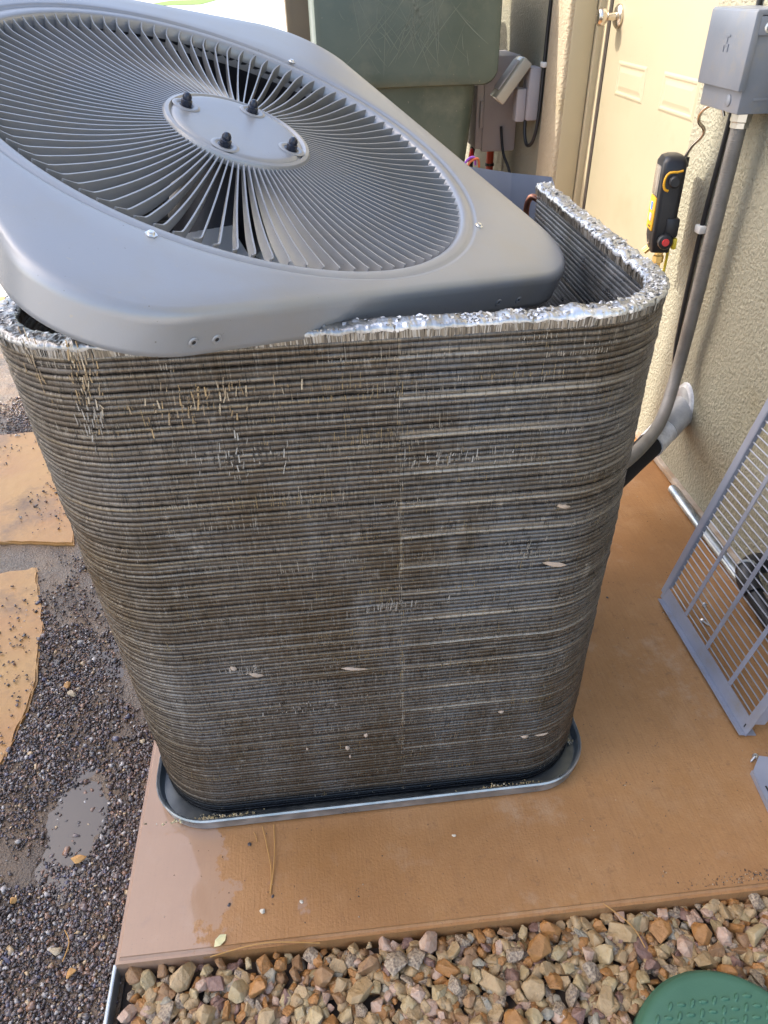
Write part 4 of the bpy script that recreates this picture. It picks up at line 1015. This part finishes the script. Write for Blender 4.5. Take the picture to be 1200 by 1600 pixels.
# ------------------------------------------------------------------ small loose things
m_need = mat('dry_pine_needle', (.45, .24, .07), .6)
m_leafp = mat('pale_leaf', (.62, .56, .30), .6)
m_or = mat('orange_chip', (.45, .22, .06), .6, col2=(.55, .30, .10), vs=50, bump=.5, bs=150)
m_buff = mat('buff_pebble', (.40, .30, .18), .6, col2=(.5, .4, .26), vs=50, bump=.5, bs=150)
m_drk = mat('dark_pebble', (.06, .05, .05), .4, col2=(.1, .08, .08), vs=60)
m_whp = mat('chalky_crumb', (.62, .56, .46), .8, col2=(.5, .44, .33), vs=90)
GRP = 'pine needles dropped on the pad'
link('pine_needle', tube([(-.158, .648, .003), (-.150, .615, .0045), (-.1415, .57, .004), (-.1435, .538, .002)], .0008, 5, 5), m_need, label='pine needle curving from the pan rim down the pad, left of the joined pair', cat='pine needle', group=GRP)
link('pine_needle', tube([(-.139, .648, .003), (-.137, .61, .004), (-.138, .575, .004), (-.1425, .536, .002)], .0008, 5, 5), m_need, label='straighter pine needle from the pan rim, right of the joined pair', cat='pine needle', group=GRP)
link('pine_needle', tube([(-.172, .640, .002), (-.168, .632, .003), (-.166, .622, .002)], .0007, 5, 4), m_need, label='short broken pine needle just under the pan rim', cat='pine needle', group=GRP)
link('pine_needle', tube([(-.46, .535, -.03), (-.448, .515, -.028), (-.452, .49, -.03)], .0009, 5, 4), m_need, label='orange pine needle on the dark gravel beside the pad corner', cat='pine needle', group='pine needles on the gravel')
link('pine_needle', tube([(-.23, .463, -.01), (-.15, .468, .001), (-.07, .462, -.008)], .0008, 5, 5), m_need, label='long pine needle lying along the pad edge above the stones', cat='pine needle', group='pine needles on the gravel')
link('pine_needle', tube([(.36, .465, -.002), (.39, .43, -.002), (.40, .40, -.006)], .0008, 5, 5), m_need, label='pine needle lying across stones right of centre', cat='pine needle', group='pine needles on the gravel')
lf = mesh([(0, -.011, 0), (.006, -.004, .0015), (.006, .005, .001), (0, .012, 0), (-.006, .005, .002), (-.006, -.004, .001)], [(0, 1, 2, 3, 4, 5)])
o = link('leaf', lf, m_leafp, label='pale leaf lying near the front edge of the pad', cat='leaf'); o.location = (-.215, .478, .002); o.rotation_euler = (0, 0, -.8)
def pebble(x, y, r, m, label, z=0.0, sh=(1, .75, .5), grp=None):
    o = link('pebble', hull(16, r * sh[0], r * sh[1], r * sh[2], int(abs(x * 9999) + y * 999), r * .08), m, label=label, cat='pebble', group=grp)
    o.location = (x, y, z + r * sh[2] * .7); o.rotation_euler = (0, 0, x * 40); return o
pebble(-.154, .512, .0062, m_whp, 'pale crumb of stone on the wet pad near its front edge')
pebble(-.139, .533, .0042, m_drk, 'dark pebble at the tip of the pine needles')
pebble(-.178, .620, .0045, m_drk, 'dark pebble below the pan rim beside a short needle')
pebble(-.205, .528, .0040, m_drk, 'dark pebble sitting in the wet patch on the pad')
pebble(.155, .595, .004, m_whp, 'pale crumb alone on the dry middle of the pad')
pebble(-.095, .52, .004, m_whp, 'pale crumb near the front pad edge, right of the needles')
pebble(-0.470, 0.651, .016, m_or, 'flat orange stone chip on dark gravel left of the pad', -.042, (1, .5, .3))
pebble(-0.563, 1.007, .012, m_buff, 'buff stone with a mossy neighbour on the dark gravel', -.042)
pebble(-0.578, 1.033, .011, m_flag, 'mossy orange stone touching the buff one on dark gravel', -.042)
pebble(-0.470, 0.508, .013, m_buff, 'round tan stone low on the dark gravel', -.042)
pebble(-0.439, 0.477, .010, m_or, 'small orange stone nearest the pad corner', -.042)
pebble(-0.558, 0.594, .009, m_or, 'small triangular orange chip toward the left on dark gravel', -.042)
pebble(-0.398, 0.873, .008, m_buff, 'tan pebble against the pad side below the coil', -.042)
pebble(.60, 1.10, .004, m_drk, 'dark pebble on the pad behind the coil, left of the grille')
pts = []
for _ in range(34):
    cx, cy = random.uniform(-.3, .85), random.uniform(.49, 1.3)
    if -.35 < cx < .42 and cy > .62: continue
    for _k in range(random.randrange(3, 12)): pts.append((cx + random.gauss(0, .006), cy + random.gauss(0, .006), .0005, random.uniform(.0007, .0020)))
for _ in range(700):
    x, y = random.uniform(-.34, .9), random.uniform(.48, 1.5)
    if -.34 < x < .41 and y > .645: continue
    pts.append((x, y, .0004, random.choice((.0005, .0007, .0011, .0016))))
for _ in range(260):
    x = random.gauss(.62, .06); pts.append((x, .468 + abs(random.gauss(0, .010)), .0005, random.uniform(.0006, .0018)))
link('pad_grit', scatter(pts, [(.10, .06, .04), (.35, .28, .2), (.05, .04, .04), (.2, .12, .06)], [.4, .2, .25, .15]), attr_mat('grit', .7), kind='stuff', label='fine grit and crumbs scattered over the brown pad', cat='grit')
